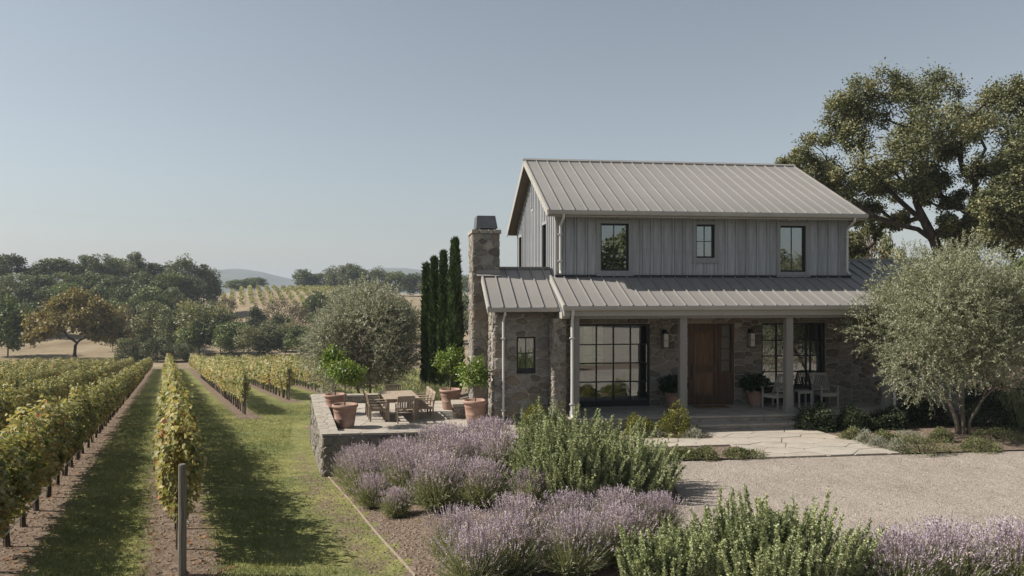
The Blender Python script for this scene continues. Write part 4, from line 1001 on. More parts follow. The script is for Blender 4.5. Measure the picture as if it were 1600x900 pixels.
def scatter_clods():
    mb = MB(); r = random.Random(5)
    pts = []
    for L, y0 in ((-2.46, 10), (.19, 10.3)):
        for _ in range(520):
            y = y0+abs(r.gauss(0, 9)); l = L+r.gauss(0, .33); x = ROW_DX*y+l; pts.append((x, y, r.uniform(.008, .035)))
    for _ in range(500):
        y = r.uniform(10.3, 19.5); x = float(xe(y))+r.gauss(-.1, .5); pts.append((x, y, r.uniform(.006, .028)))
    for x, y, s_ in pts:
        z = tz(x, y)+s_*.2; V = [(x+s_*r.uniform(.7, 1.3)*a, y+s_*r.uniform(.7, 1.3)*b, z+s_*c*.7) for a, b, c in ((1, 0, 0), (0, 1, 0), (-1, 0, 0), (0, -1, 0), (0, 0, 1), (0, 0, -1))]
        mb.add(V, [(0, 1, 4), (1, 2, 4), (2, 3, 4), (3, 0, 4), (1, 0, 5), (2, 1, 5), (3, 2, 5), (0, 3, 5)])
    tag(mb.build('soil_clods', M['clod']), kind='stuff')
    n = 380; y = 10+np.abs(rng.normal(0, 9, n)); L = np.where(rng.random(n) < .5, -2.46, .19)+rng.normal(0, .55, n); x = ROW_DX*y+L
    P = np.stack([x, y, terrain(x, y)+.012], 1); D = unit(np.stack([rng.normal(size=n), rng.normal(size=n), rng.normal(0, .25, n)], 1))
    N = unit(np.stack([rng.normal(0, .3, n), rng.normal(0, .3, n), np.ones(n)], 1))
    tag(link('fallen_leaves', leafmesh('fallen_leaves', P, D, .08*(.6+.6*rng.random(n)), .075, rng.random(n), M['fallen'], N, .15, True)), kind='stuff')
    mb = MB()
    for _ in range(2600):
        y = r.uniform(10.5, 18); x = r.uniform(2.7, 14); s_ = r.choice((.008, .011, .014, .02)); z = .008+s_*.25
        V = [(x+s_*r.uniform(.7, 1.3)*a, y+s_*r.uniform(.7, 1.3)*b, z+s_*c*.6) for a, b, c in ((1, 0, 0), (0, 1, 0), (-1, 0, 0), (0, -1, 0), (0, 0, 1))]
        mb.add(V, [(0, 1, 4), (1, 2, 4), (2, 3, 4), (3, 0, 4)])
    tag(mb.build('loose_gravel', M['coping']), kind='stuff')
    mb = MB()
    for _ in range(900):
        y = r.uniform(10.8, 18); x = r.uniform(2.9, 15) if r.random() < .5 else 8+2.2*math.sin(y*.5)+r.gauss(0, .25); s_ = r.choice((.007, .01, .013, .018)); z = .008+s_*.2
        V = [(x+s_*r.uniform(.7, 1.6)*a, y+s_*r.uniform(.7, 1.3)*b, z+s_*c*.5) for a, b, c in ((1, 0, 0), (0, 1, 0), (-1, 0, 0), (0, -1, 0), (0, 0, 1))]
        mb.add(V, [(0, 1, 4), (1, 2, 4), (2, 3, 4), (3, 0, 4)])
    tag(mb.build('dark_pebbles', M['clod']), kind='stuff')
    mb = MB()
    for _ in range(1500):
        y = r.uniform(10.3, 19); x = float(xe(y))+.2+abs(r.gauss(0, .9)); s_ = r.choice((.01, .014, .02, .03)); z = tz(x, y)+s_*.2
        V = [(x+s_*r.uniform(.7, 1.6)*a, y+s_*r.uniform(.7, 1.3)*b, z+s_*c*.6) for a, b, c in ((1, 0, 0), (0, 1, 0), (-1, 0, 0), (0, -1, 0), (0, 0, 1))]
        mb.add(V, [(0, 1, 4), (1, 2, 4), (2, 3, 4), (3, 0, 4)])
    tag(mb.build('bed_litter', M['clod']), kind='stuff')
scatter_clods()

# ------------------------------------------------------------------ terrace
TZ, TW = .1, .36                               # terrace floor and top of its low walls
A0, A1 = hw(-6.36, -3.35), hw(-2.62, -3.37)    # front wall, outer edge
B0, B1 = hw(-7.43, 3.9), hw(-5.3, 3.9)         # back wall
tp = [hw(-6.2, -3.2), hw(-.5, -3.2), hw(-.5, -1.0), hw(-1.95, -1.0), hw(-1.95, 3.75), hw(-7.2, 3.75)]
m = MB().prism([(p.x, p.y, TZ-.02) for p in tp], (0, 0, -.9)); terr = tag(m.build('terrace', M['joint']), kind='structure')
tl = lambda a, b: Vector((a, b, TZ-.02))
out1 = [(hw(-6.2, -3.2).xy), (hw(-2.0, -3.2).xy), (hw(-2.0, 3.7).xy), (hw(-7.2, 3.7).xy)]
stones(terr, voronoi([tuple(p) for p in out1], 1.6, 1.3, .01, 41), tl, (0, 0, 1), .02, M['flagstone'], 'paving_stone', 0, .08, .01, True, 20)
out2 = [(hw(-1.98, -3.2).xy), (hw(-.5, -3.2).xy), (hw(-.5, -1.02).xy), (hw(-1.98, -1.02).xy)]
stones(terr, voronoi([tuple(p) for p in out2], 1.2, 1.2, .01, 42), tl, (0, 0, 1), .02, M['flagstone'], 'paving_stone', 0, .08, .01, True, 21)
tw = empty('terrace_wall', A0, 0, 'low dry stone wall round the dining terrace with flat pale coping', 'stone wall')
def wall_run(p, q, th, zb, zt, seed, size=.4, face_in=False, cop=True, inh=None):
    p, q = Vector((p.x, p.y, 0)), Vector((q.x, q.y, 0)); d = (q-p).normalized(); n = Vector((d.y, -d.x, 0)); Ln = (q-p).length
    core = MB().fr(Vector((p.x, p.y, zb))-A0+Vector((0, 0, A0.z)), d*Ln, -n*th, (0, 0, zt-zb-.05)).build('wall_core', M['mortar'], tw)
    stones(core, voronoi([(0, zb), (Ln, zb), (Ln, zt-.05), (0, zt-.05)], size, 1.25, .03, seed), lambda a, b: p+d*a+Vector((0, 0, b))-A0, n, .04, M['wallstone'], 'stone', .02, .2, .14, False, seed)
    if face_in: stones(core, voronoi([(0, TZ), (Ln, TZ), (Ln, zt-.05), (0, zt-.05)], .3, 1.5, .03, seed+1), lambda a, b: p+d*a-n*th+Vector((0, 0, b))-A0, -n, .02, M['wallstone'], 'stone', .02, .2, .1, False, seed+1)
    stones(core, voronoi([(-.03, -.04), (Ln+.03, -.04), (Ln+.03, th+.03), (-.03, th+.03)], .5, 1.6, .012, seed+2), lambda a, b: p+d*a-n*b+Vector((0, 0, zt-.05))-A0, (0, 0, 1), .05, M['coping'], 'coping_stone', 0, .06, .02, True, seed+2)
M['wallstone'] = stone_mat('wall_fieldstone', [(.16, .15, .135), (.2, .185, .165), (.24, .22, .19), (.13, .125, .115), (.27, .245, .21)])
A0z = Vector((A0.x, A0.y, 0)); A0 = A0z; tw.location = A0z
wall_run(A0, A1, .34, -1.05, TW, 51, .42)
wall_run(B0, A0, .36, -1.6, TW, 55, .42, True)
wall_run(B1, B0, .34, -1.6, TW, 59, .42, True)
bench = empty('stone_seat', hw(-2.7, .1, TZ), HTH, 'low stone block seat against the chimney behind a citrus pot', 'stone seat')
core = MB().box(-.3, .26, -.05, .75, 0, .34).build('seat_core', M['mortar'], bench)
stones(core, voronoi([(-.3, 0), (.26, 0), (.26, .34), (-.3, .34)], .24, 1.3, .02, 61), lambda a, b: Vector((a, -.05, b)), nF, .02, M['stone'], seed=31)
stones(core, voronoi([(-.05, 0), (.75, 0), (.75, .34), (-.05, .34)], .26, 1.3, .02, 62), lambda a, b: Vector((-.3, a, b)), nW, .02, M['stone'], seed=32)
MB().box(-.35, .31, -.1, .8, .34, .42).build('seat_slab', M['coping'], bench)

# dining table and eight armchairs
TA = math.atan2(.29, 1)*.95                    # the dining set is turned with the terrace
def table(x, y, wd, ln, h, label):
    t = empty('dining_table', (x, y, TZ), TA, label, 'table')
    m = MB()
    k = 7
    for i in range(k): m.box(-wd/2+i*wd/k+.003, -wd/2+(i+1)*wd/k-.003, -ln/2, ln/2, h-.035, h)
    m.build('tabletop', M['teak'], t)
    m = MB(); m.box(-wd/2+.06, wd/2-.06, -ln/2+.08, -ln/2+.11, h-.12, h-.036); m.box(-wd/2+.06, wd/2-.06, ln/2-.11, ln/2-.08, h-.12, h-.036); m.box(-wd/2+.06, -wd/2+.09, -ln/2+.11, ln/2-.11, h-.12, h-.036); m.box(wd/2-.09, wd/2-.06, -ln/2+.11, ln/2-.11, h-.12, h-.036); m.build('apron', M['teak'], t)
    for sx in (-1, 1):
        for sy in (-1, 1): MB().box(sx*(wd/2-.09)-.035, sx*(wd/2-.09)+.035, sy*(ln/2-.12)-.035, sy*(ln/2-.12)+.035, 0, h-.036).build('leg', M['teak'], t)
    return t
def armchair(name, x, y, z, rz, s, label, cat, group, mat, slats=6, rec=.12, backh=.92):
    """slatted armchair facing -y of its own frame, its back at +y"""
    t = empty(name, (x, y, z), rz, label, cat, group); t.scale = (s, s, s)
    for sx in (-1, 1):
        MB().fr((sx*.27-.022, -.26, 0), (.044, 0, 0), (0, .045, 0), (0, .0, .63)).build('leg', mat, t)
        m = MB(); m.prism([(sx*.27-.022, .25, 0), (sx*.27-.022, .295, 0), (sx*.27-.022, .285, .42), (sx*.27-.022, .285+rec, backh), (sx*.27-.022, .245+rec, backh), (sx*.27-.022, .235, .42)], (.044, 0, 0)); m.build('leg', mat, t)
        MB().box(sx*.27-.035, sx*.27+.035, -.3, .245+rec*.42, .631, .658).build('armrest', mat, t)
    m = MB()
    for i in range(6): m.box(-.245, .245, -.27+i*.085, -.195+i*.085, .41, .43)
    m.box(-.248, .248, -.28, -.255, .33, .409); m.box(-.248, -.228, -.25, .24, .34, .408); m.box(.228, .248, -.25, .24, .34, .408); m.build('seat', mat, t)
    m = MB(); f = lambda z: .245+rec*(z-.42)/(backh-.42)
    m.fr((-.248, f(backh-.07), backh-.07), (.496, 0, 0), (0, .03, 0), (0, rec*.13, .08)); m.fr((-.248, f(.46), .46), (.496, 0, 0), (0, .03, 0), (0, rec*.1, .05))
    for i in range(slats):
        x0 = -.235+i*.47/slats; m.fr((x0+.013, f(.51)+.008, .51), (.47/slats-.026, 0, 0), (0, .015, 0), (0, rec*(backh-.58)/(backh-.42), backh-.58))
    m.build('backrest', mat, t); return t
def T2(x, y): c, s_ = math.cos(TA), math.sin(TA); return (TX+x*c-y*s_, TY+x*s_+y*c)
TX, TY, TWD, TLN = -3.3, 23.15, .98, 1.75
table(TX, TY, TWD, TLN, .64, 'long teak dining table on the stone terrace')
CG = 'teak armchairs round the terrace dining table'
for (x, y, r, lb) in ((-.66, -.5, 90, 'teak armchair on the left side of the dining table, nearest the camera'), (-.66, .02, 90, 'middle teak armchair on the left side of the dining table'), (-.66, .54, 90, 'teak armchair on the left side of the dining table, nearest the back wall'),
                      (.66, -.5, -90, 'teak armchair on the house side of the dining table, nearest the camera'), (.66, .02, -90, 'middle teak armchair on the house side of the dining table'), (.66, .54, -90, 'teak armchair on the house side of the dining table, nearest the lavender hedge'),
                      (.04, -1.0, 180, 'teak armchair at the near end of the dining table, its slatted back towards the camera'), (.0, 1.15, 0, 'teak armchair at the far end of the dining table, only its back showing')):
    X, Y = T2(x, y); armchair('dining_chair', X, Y, TZ+.001, TA+R(r), .84, lb, 'chair', CG, M['teak'], 6, .1, .9)
# porch chairs and side table
p = hw(6.3, -.85, .353); armchair('porch_chair', *p, HTH+R(-62), .95, 'weathered armchair half hidden behind the porch column', 'chair', 'grey armchairs on the porch', M['greywood'], 7, .3, .98)
p = hw(7.95, -.72, .353); armchair('porch_chair', *p, HTH, .95, 'weathered slatted armchair facing out beside the side table on the porch', 'chair', 'grey armchairs on the porch', M['greywood'], 8, .22, .98)
p = hw(7.2, -.75, .353); st = empty('side_table', p, HTH, 'small square side table between the two porch chairs', 'table')
m = MB(); [m.box(-.23+i*.092+.003, -.23+(i+1)*.092-.003, -.2, .2, .47, .495) for i in range(5)]; m.build('tabletop', M['greywood'], st)
m = MB(); m.box(-.2, .2, -.18, -.16, .41, .469); m.box(-.2, .2, .16, .18, .41, .469); m.build('apron', M['greywood'], st)
for sx in (-1, 1):
    for sy in (-1, 1): MB().box(sx*.19-.022, sx*.19+.022, sy*.17-.022, sy*.17+.022, 0, .4695).build('leg', M['greywood'], st)

# ------------------------------------------------------------------ pots
def pot_mesh(r, h, band=True):
    prof = [(0, .0), (r*.66, 0), (r*.7, h*.04), (r*.8, h*.38), (r*.815, h*.4), (r*.8, h*.42), (r*.88, h*.7), (r*.905, h*.72), (r*.89, h*.745), (r*.93, h*.86), (r*1.0, h*.87), (r*1.02, h*.92), (r*1.0, h*.985), (r*.95, h), (r*.88, h*.985), (r*.85, h*.88), (0, h*.88)]
    return MB().lathe(prof, 28).mesh('pot', M['terracotta'], True)
SOILM = M['clod']
def citrus(x, y, z, r, h, crown_z, crown_r, label, seed):
    t = empty('potted_citrus', (x, y, z), random.uniform(0, 6), label, 'potted tree', 'potted citrus trees on the terrace')
    link('pot', pot_mesh(r, h), t); MB().lathe([(r*.855, h*.89), (r*.4, h*.91), (0, h*.915)], 20).build('soil', SOILM, t)
    rr = np.random.default_rng(seed)
    c = np.array([0, 0, crown_z]); tg = c+unit(rr.normal(size=(26, 3)))*crown_r*rr.uniform(.35, .9, (26, 1))*np.array([1, 1, .85])
    wood(grow([(0, 0, h*.85), (.01, 0, h+.15), (0, .01, crown_z-crown_r*.6)], tg, .006, 2.4, .12, .05, .6, seed), 1, 7).build('trunk', M['olivebark'], t, True)
    k = 34; cl = c+unit(rr.normal(size=(k, 3)))*crown_r*rr.uniform(.3, .95, (k, 1))*np.array([1, 1, .9])
    n = 42; P = np.repeat(cl, n, 0)+rr.normal(0, crown_r*.17, (k*n, 3)); o = unit(P-c)
    D = unit(o*.7+rr.normal(0, .6, (k*n, 3))+[0, 0, .15])
    N = unit(o+rr.normal(0, .5, (k*n, 3))+[0, 0, .6])
    link('foliage', leafmesh('foliage', P, D, .085*(.6+.7*rr.random(k*n)), .042, np.clip(rr.normal(.5, .25, k*n), 0, 1), M['citrus'], N, .2, True), t)
def at(px, Y): return (px-800)/F*Y
citrus(at(539, 21.35), 21.35, TZ, .345, .63, 1.5, .5, 'citrus tree in the terracotta pot by the near end of the left terrace wall', 1)
citrus(at(524, 23.6), 23.6, TZ, .33, .6, 1.52, .47, 'citrus tree in the terracotta pot farther along the left terrace wall', 2)
citrus(at(743, 22.0), 22.0, TZ, .345, .65, 1.34, .46, 'citrus tree in the terracotta pot in front of the chimney and stone seat', 3)
citrus(at(704, 24.6), 24.6, TZ, .34, .62, 1.45, .45, 'citrus tree in the terracotta pot left of the stone seat', 4)
def porch_pot(u, v, label, seed):
    p = hw(u, v, .353); t = empty('porch_planter', p, 0, label, 'potted plant', 'potted plants flanking the front door')
    link('pot', pot_mesh(.27, .46), t); rr = np.random.default_rng(seed); n = 900
    P, o = blob_points(np.array([0, 0, .66]), .4, .27, n, .4); D = unit(o+rr.normal(0, .5, (n, 3))); N = unit(o+rr.normal(0, .5, (n, 3))+[0, 0, .5])
    link('foliage', leafmesh('foliage', P, D, .1*(.6+.7*rr.random(n)), .055, rr.random(n), M['darkplant'], N, .2, True), t)
    wood(grow([(0, 0, .4), (0, 0, .5), (0, 0, .55)], unit(rr.normal(size=(14, 3)))*.25+[0, 0, .7], .004, 2.3, .1, .05, .4, seed), 1, 5).build('stem', M['vinebark'], t)
porch_pot(3.38, -.42, 'leafy dark plant in a terracotta pot left of the front door', 5)
porch_pot(5.92, -.38, 'leafy dark plant in a terracotta pot right of the front door', 6)

# ------------------------------------------------------------------ trees near the house
def olive_tree(x, y, z, crown_c, rx, ry, rz, trunks, seed, label, ntw=3000, nl=20, ls=.08, cut=None, mat='olive'):
    t = empty('olive_tree', (x, y, z), 0, label, 'tree', 'grey olive trees'); rr = np.random.default_rng(seed)
    cc = np.array(crown_c, float)
    # crown made of overlapping lobes
    lob = []
    for i in range(22):
        q = unit(rr.normal(size=3)); q[2] = max(q[2], -.62 if cut is None else -.8)
        if cut is not None and q[2] > .15 and q[0] < -.45: q[0] = -.4
        if cut is not None and abs(q[0]-cut) < .22 and q[2] > .3: q[0] += .34*(1 if q[0] > cut else -1)
        lob.append((cc+q*np.array([rx, ry, rz])*rr.uniform(.45, .72), rr.uniform(.36, .52)))
    tg = [l[0]+rr.normal(0, .12, 3) for l in lob]+[cc+unit(rr.normal(size=3))*np.array([rx, ry, rz])*rr.uniform(.3, .85) for _ in range(30)]
    if cut is not None: tg = [q for q in tg if not (q[2] > 2.6 and q[0] < -1.0-(4.7-q[2])*.8)]
    mb = MB()
    tg.sort(key=lambda q: math.atan2(q[1]-cc[1], q[0]-cc[0]))
    ends = [np.array(tr[-1]) for tr in trunks]; buckets = [[] for _ in trunks]
    for q in tg: buckets[int(np.argmin([np.linalg.norm((q-e)[:2]) for e in ends]))].append(q)
    for tr, b in zip(trunks, buckets):
        w_ = wood(grow(tr, b or [np.array(tr[-1])+[0, 0, .6]], .021, 2.25, .3, .09, .7, seed), 1.0, 8, 0, .5); mb.add(w_.v, w_.f)
    mb.build('trunk', M['olivebark'], t, True)
    P0 = []; D0 = []
    for c, r_ in lob:
        k = ntw//len(lob); d = unit(rr.normal(size=(k, 3))+[0, 0, .15]); P0.append(c+d*np.array([rx, ry, rz])*r_*(.35+.65*rr.random((k, 1))**.5)); D0.append(d)
    P0 = np.concatenate(P0); D0 = np.concatenate(D0)
    D0 = unit(D0*.55+unit(P0-cc)*.5+[0, 0, .5]+rr.normal(0, .38, P0.shape))
    zmin = cc[2]-rz*(.93 if cut is None else 1.02)
    keep = P0[:, 2] > zmin+.25*np.sin(P0[:, 0]*3+seed)
    if cut is not None: keep &= ~((np.abs(P0[:, 0]-.15) < 1.0) & (P0[:, 2] < 1.5)); keep &= ~((P0[:, 2] > 2.7) & (P0[:, 0] < -1.1-(4.8-P0[:, 2])*.8+.12*np.sin(P0[:, 2]*7)+.1*np.sin(P0[:, 1]*5)))
    P0, D0 = P0[keep], D0[keep]; k = len(P0)
    ln = rr.uniform(.22, .5, k)
    u = (np.arange(nl)+.5)/nl
    Pt = (P0[:, None, :]+D0[:, None, :]*ln[:, None, None]*u[None, :, None]+np.array([0, 0, -.07])*u[None, :, None]**2).reshape(-1, 3)
    Dt = unit(np.repeat(D0, nl, 0)*.6+rr.normal(0, .55, Pt.shape))
    n = len(Pt)
    tint = np.clip(np.repeat(rr.normal(.42, .16, k), nl)+rr.normal(0, .2, n), 0, 1)
    link('crown', leafmesh('crown', Pt, Dt, ls*(.7+.6*rr.random(n)), ls*.29, tint, M[mat], unit(rdir(n)+[0, 0, .6]), .1), t)
    return t
ox, oy = at(1505, 20.9), 20.9
olive_tree(ox, oy, tz(ox, oy)-.03, (-.25, 0, 2.95), 2.72, 2.4, 2.12, [[(-.05, 0, -.1), (-.15, .02, .35), (-.35, 0, .85), (-.95, .1, 1.7)], [(.0, -.03, -.1), (-.02, 0, .4), (.0, .1, 1.0), (-.1, .1, 1.9)], [(.08, 0, -.1), (.15, 0, .35), (.45, -.1, .95), (1.15, 0, 1.65)], [(.02, .05, -.1), (.05, .08, .4), (.18, .4, 1.1), (.3, .8, 1.8)]], 11, 'grey green olive tree with several pale trunks in front of the porch end', 11500, 22, .068, -.05)
ox, oy = at(578, 34.0), 34.0
oz = tz(ox, oy)
olive_tree(ox, oy, oz-.03, (-.15, 0, 2.9+(-.9-oz)*.3), 2.5, 2.3, 2.15+(-.9-oz)*.25, [[(-.1, 0, -.1), (-.3, 0, .5), (-.5, 0, 1.1), (-.8, .1, 1.9)], [(.0, 0, -.1), (-.02, 0, .6), (.0, .1, 1.2), (-.1, 0, 2)], [(.08, 0, -.1), (.3, 0, .5), (.6, .1, 1.1), (1.0, 0, 1.9)]], 12, 'broad grey olive tree behind the terrace back wall', 6000, 20, .1, None, 'paleolive')

def big_oak(name, px, Y, zb, lobes, trunk, seed, label, k_leaf, size, mat='oak', group=None, rad=.027, limbs=(), bare=.0):
    t = empty(name, (at(px, Y), Y, zb), 0, label, 'tree', group); rr = np.random.default_rng(seed)
    tg = []; P = []; O = []; T = []
    for (x, z, r_, dy) in lobes:
        c = np.array([x, dy, z])
        for _ in range(13):
            q = c+unit(rr.normal(size=3))*r_*rr.uniform(.35, .95)*np.array([1, 1, .8]); tg.append(q)
            m_ = k_leaf; s_ = r_*rr.uniform(.16, .28)
            p, d = q+rr.normal(0, 1, (m_, 3))*np.array([s_, s_, s_*.85]), None
            if rr.random() < bare: continue
            P.append(p); O.append(unit(p-c)); T.append(np.full(m_, rr.normal(.5, .13)))
    wood(grow(trunk, tg, rad, 2.15, .7, .1, .35, seed, limbs), 1.0, 8, 0, .3).build('trunk', M['bark'], t, True)
    P = np.concatenate(P); O = np.concatenate(O); T = np.concatenate(T); n = len(P)
    D = unit(O*.4+rr.normal(0, .7, (n, 3))); N = unit(O*.5+rr.normal(0, .6, (n, 3))+[0, 0, .5])
    link('crown', leafmesh('crown', P, D, size*(.6+.8*rr.random(n)), size*.75, np.clip(T+rr.normal(0, .18, n), 0, 1), M[mat], N, .15), t); return t
# lobes in metres from the trunk base (40 m away): (x, z, radius, y)
k = 40/F
L1 = [(-210, 215, 30, 0), (-165, 205, 38, 1), (-120, 232, 40, -1), (-150, 250, 34, 0), (-105, 285, 40, 1), (-65, 305, 42, 0), (-30, 318, 38, -1), (-60, 262, 44, -2), (-15, 270, 40, 2), (20, 250, 34, -2), (-120, 185, 34, 0), (-85, 215, 36, -2), (-160, 175, 26, 0), (-45, 218, 26, 3), (55, 285, 40, 1), (95, 300, 40, 0), (130, 270, 44, -1), (80, 248, 42, -2), (45, 215, 36, -2.5), (110, 215, 44, 0), (150, 235, 40, 1), (60, 178, 30, -2), (-95, 150, 24, 2), (30, 150, 22, -2), (-166, 292, 30, 0), (-130, 318, 34, 0), (-84, 334, 34, 0), (-180, 258, 26, 1), (88, 322, 32, 0), (126, 312, 30, 0), (160, 190, 40, 0), (-130, 135, 28, 1), (-70, 120, 22, 3), (-110, 100, 20, 3), (40, 120, 30, -1), (85, 150, 40, -2), (75, 100, 30, 1), (120, 120, 40, 1), (20, 205, 30, 2), (-30, 185, 24, 3), (150, 90, 34, 2), (-185, 190, 24, 0), (-230, 222, 18, 1), (170, 290, 30, 1), (-22, 192, 28, 1), (-52, 172, 24, -1), (8, 168, 24, 2), (-40, 128, 18, 2), (-10, 120, 16, -1), (20, 110, 22, 1), (-70, 190, 26, 2), (36, 245, 30, 2), (60, 90, 24, 2), (-100, 75, 16, 3), (12, 240, 28, 0), (32, 195, 28, -1), (28, 158, 24, 1), (2, 205, 24, 2), (50, 120, 22, -2)]
big_oak('oak_tree', 1462, 40, -.1, [((x+14)*k, (z-17)*k+3.95, r_*k, dy) for x, z, r_, dy in L1], [(.5, 0, -.3), (.5, 0, 1.6), (.48, 0, 3.2), (.42, 0, 4.6), (.3, 0, 5.4), (.0, .1, 6.3), (-.45, .1, 7.2)], 21, 'huge old oak with open crown towering behind the house roof', 250, .12, bare=.27, limbs=[
    [(.3, 0, 5.4), (.9, -.2, 6.4), (1.5, -.3, 7.6), (1.9, -.2, 8.8), (2.6, 0, 10)], [(0, .1, 6.3), (-1.0, -.2, 6.9), (-2.0, -.3, 7.1), (-3.1, -.2, 7.5), (-4.2, 0, 8.4)],
    [(-.45, .1, 7.2), (-.9, .2, 8.3), (-1.0, .1, 9.4), (-1.1, 0, 10.6), (-1.5, 0, 11.8)], [(-.45, .1, 7.2), (-1.4, .4, 8.2), (-2.4, .5, 9.2), (-3.4, .4, 10.2)], [(.42, 0, 4.6), (1.2, .3, 5.4), (2.4, .4, 6.2), (3.6, .3, 7.4)]])
L2 = [(-60, 190, 36, 0), (-20, 215, 40, 0), (30, 230, 44, 0), (-90, 165, 30, -1), (-45, 150, 34, -1), (0, 160, 40, 0), (50, 170, 44, 0), (-75, 120, 30, 0), (-20, 110, 34, -1), (30, 110, 38, 0), (90, 200, 40, 0), (90, 140, 40, 0)]
big_oak('oak_tree', 1622, 37, -.1, [(x*k*.92, z*k*.7+3.95, r_*k*.85, dy) for x, z, r_, dy in L2], [(0, 0, -.3), (0, 0, 1.8), (.1, 0, 3.4), (.1, 0, 4.6)], 22, 'darker oak at the right edge behind the olive tree', 300, .12, 'oak', bare=.2)
kg = 135/F; gz = tz(at(116, 135), 135)
LG = [(-52, 40, 22, 0), (-28, 62, 24, 0), (0, 74, 24, 0), (30, 66, 24, 0), (55, 46, 22, 0), (-62, 20, 16, 0), (66, 26, 17, 0), (-20, 40, 20, -3), (18, 44, 22, -3), (42, 28, 18, -2), (-40, 26, 15, -2), (0, 58, 22, 3), (28, 22, 16, 2)]
big_oak('turning_oak', 116, 135, gz-.1, [(x*kg, z*kg+2.0, r_*kg, dy) for x, z, r_, dy in LG], [(0, 0, -.4), (.1, 0, 1.2), (.2, 0, 2.4)], 23, 'broad oak with golden brown autumn crown at the foot of the hill', 60, .5, 'goldoak', None, .035)
# lower trees between the house and the oak
bg_tree('small_tree', 1356, 336, 76, 46, 'tan', 1, 'small yellowing tree behind the right end of the house', zb=0).scale.z *= 1.0
bg_tree('small_tree', 1392, 362, 60, 50, 'oak', 2, 'dark green small tree behind the east roof', zb=0)
for i, (px, yt, wp, Y) in enumerate(((1420, 400, 90, 62), (1500, 392, 110, 70), (1590, 396, 120, 66), (1680, 380, 140, 60))):
    bg_tree('hedge_tree', px, yt, wp, Y, 'evergreen', i, '%s dark tree from the left in the belt behind the oaks' % ORD[i], 'tree', 'tree belt behind the oaks', zb=0)
# trees the windows mirror, on the far side of the forecourt
for i, (x, y, h_, w_, kd) in enumerate(((12, -36, 8.5, 9, 'oak'), (20, -30, 11, 9, 'oak'), (27, -33, 10.5, 9, 'mid'), (34, -36, 7.6, 9, 'oak'), (41, -34, 8.2, 9, 'evergreen'), (49, -38, 9, 10, 'oak'), (4, -38, 7, 9, 'mid'), (57, -40, 8, 10, 'mid'))):
    t = empty('forecourt_tree', (x, y, 0), i, '%s tree in the row across the forecourt, mirrored in the windows' % ORD[i], 'tree', 'trees across the forecourt mirrored in the windows'); t.scale = (w_, w_, h_)
    cr, tr = bg(kd, i % 3); link('trunk', tr, t); link('crown', cr, t)

def cypress(px, ytop, Y, wpx, seed, label):
    x = at(px, Y); z0 = tz(x, Y)-.1; top = CAMZ+(450-ytop)/F*Y; Hh = top-z0; Rr = wpx/F*Y/2; rr = np.random.default_rng(seed)
    t = empty('cypress_tree', (x, Y, z0), 0, label, 'tree', 'slender cypresses beside the chimney')
    MB().tube([(0, 0, -.2), (0, 0, Hh*.5), (0, 0, Hh*.97)], [.09, .05, .01], 7).build('trunk', M['bark'], t)
    n = 9000; u = rr.random(n)**.85; prof = np.minimum(1, u/.1)**.5*np.minimum(1, (1-u)/.62)**.62
    th = rr.random(n)*6.283; lump = 1+.13*np.sin(th*3+u*17+seed)+.1*np.sin(th*5-u*31)+.07*np.sin(u*60+seed)
    rad_ = Rr*prof*lump*(.45+.55*rr.random(n)**.4)
    P = np.stack([np.cos(th)*rad_, np.sin(th)*rad_, .12+u*(Hh-.3)], 1)
    D = unit(np.stack([np.cos(th)*.35, np.sin(th)*.35, np.full(n, 1.)], 1)+rr.normal(0, .25, (n, 3))); N = unit(np.stack([np.cos(th), np.sin(th), np.full(n, .3)], 1)+rr.normal(0, .4, (n, 3)))
    link('crown', leafmesh('crown', P, D, .3*(.5+.6*rr.random(n)), .075, np.clip(.5+.3*np.sin(th*3+u*17+seed)+rr.normal(0, .2, n), 0, 1), M['cypress'], N, .1), t)
cypress(666, 411, 33.4, 10, 1, 'leftmost and shortest of the four slender cypresses')
cypress(679, 401, 32.6, 10.5, 2, 'second slender cypress from the left of the four')
cypress(693, 392, 32.0, 11.5, 3, 'third slender cypress, between the second and the tallest')
cypress(711, 372, 30.8, 20, 4, 'tallest and broadest cypress, standing next to the chimney')

# ------------------------------------------------------------------ shrubs and herbs
def shrub(name, x, y, rx, ry, h, kind, n, ls, lw, label, group=None, cat='shrub', z=None, up=.3, seed=0):
    z = tz(x, y) if z is None else z; rr = np.random.default_rng(seed+int(abs(x)*97+y*31))
    t = empty(name, (x, y, z), 0, label, cat, group)
    d = unit(rr.normal(size=(n, 3))); d[:, 2] = np.abs(d[:, 2])*1.0-.12
    lump = 1+.16*np.sin(d[:, 0]*5+x*3)+.13*np.sin(d[:, 1]*6+d[:, 2]*5+y)+.08*np.sin(d[:, 0]*13+d[:, 1]*11)
    r_ = (.45+.55*rr.random(n)**.45)*lump
    P = d*r_[:, None]*np.array([rx, ry, h*.86]); P[:, 2] = np.maximum(P[:, 2]+.06*h, .01)
    D = unit(d*.7+rr.normal(0, .5, (n, 3))+[0, 0, up]); N = unit(d+rr.normal(0, .5, (n, 3))+[0, 0, .3])
    tint = np.clip(.45+.16*np.sin(d[:, 0]*7+y)*np.sin(d[:, 2]*9)+rr.normal(0, .22, n), 0, 1)
    link('foliage', leafmesh('foliage', P, D, ls*(.6+.8*rr.random(n)), lw, tint, M[kind], N, .15), t)
    mb = MB()
    for _ in range(9):
        a = rr.random()*6.28; e = rr.uniform(.3, .75); mb.tube([(0, 0, -.05), (math.cos(a)*rx*e*.4, math.sin(a)*ry*e*.4, h*.35), (math.cos(a)*rx*e, math.sin(a)*ry*e, h*.72)], [.014, .01, .005], 4)
    mb.build('stem', M['vinebark'], t); return t
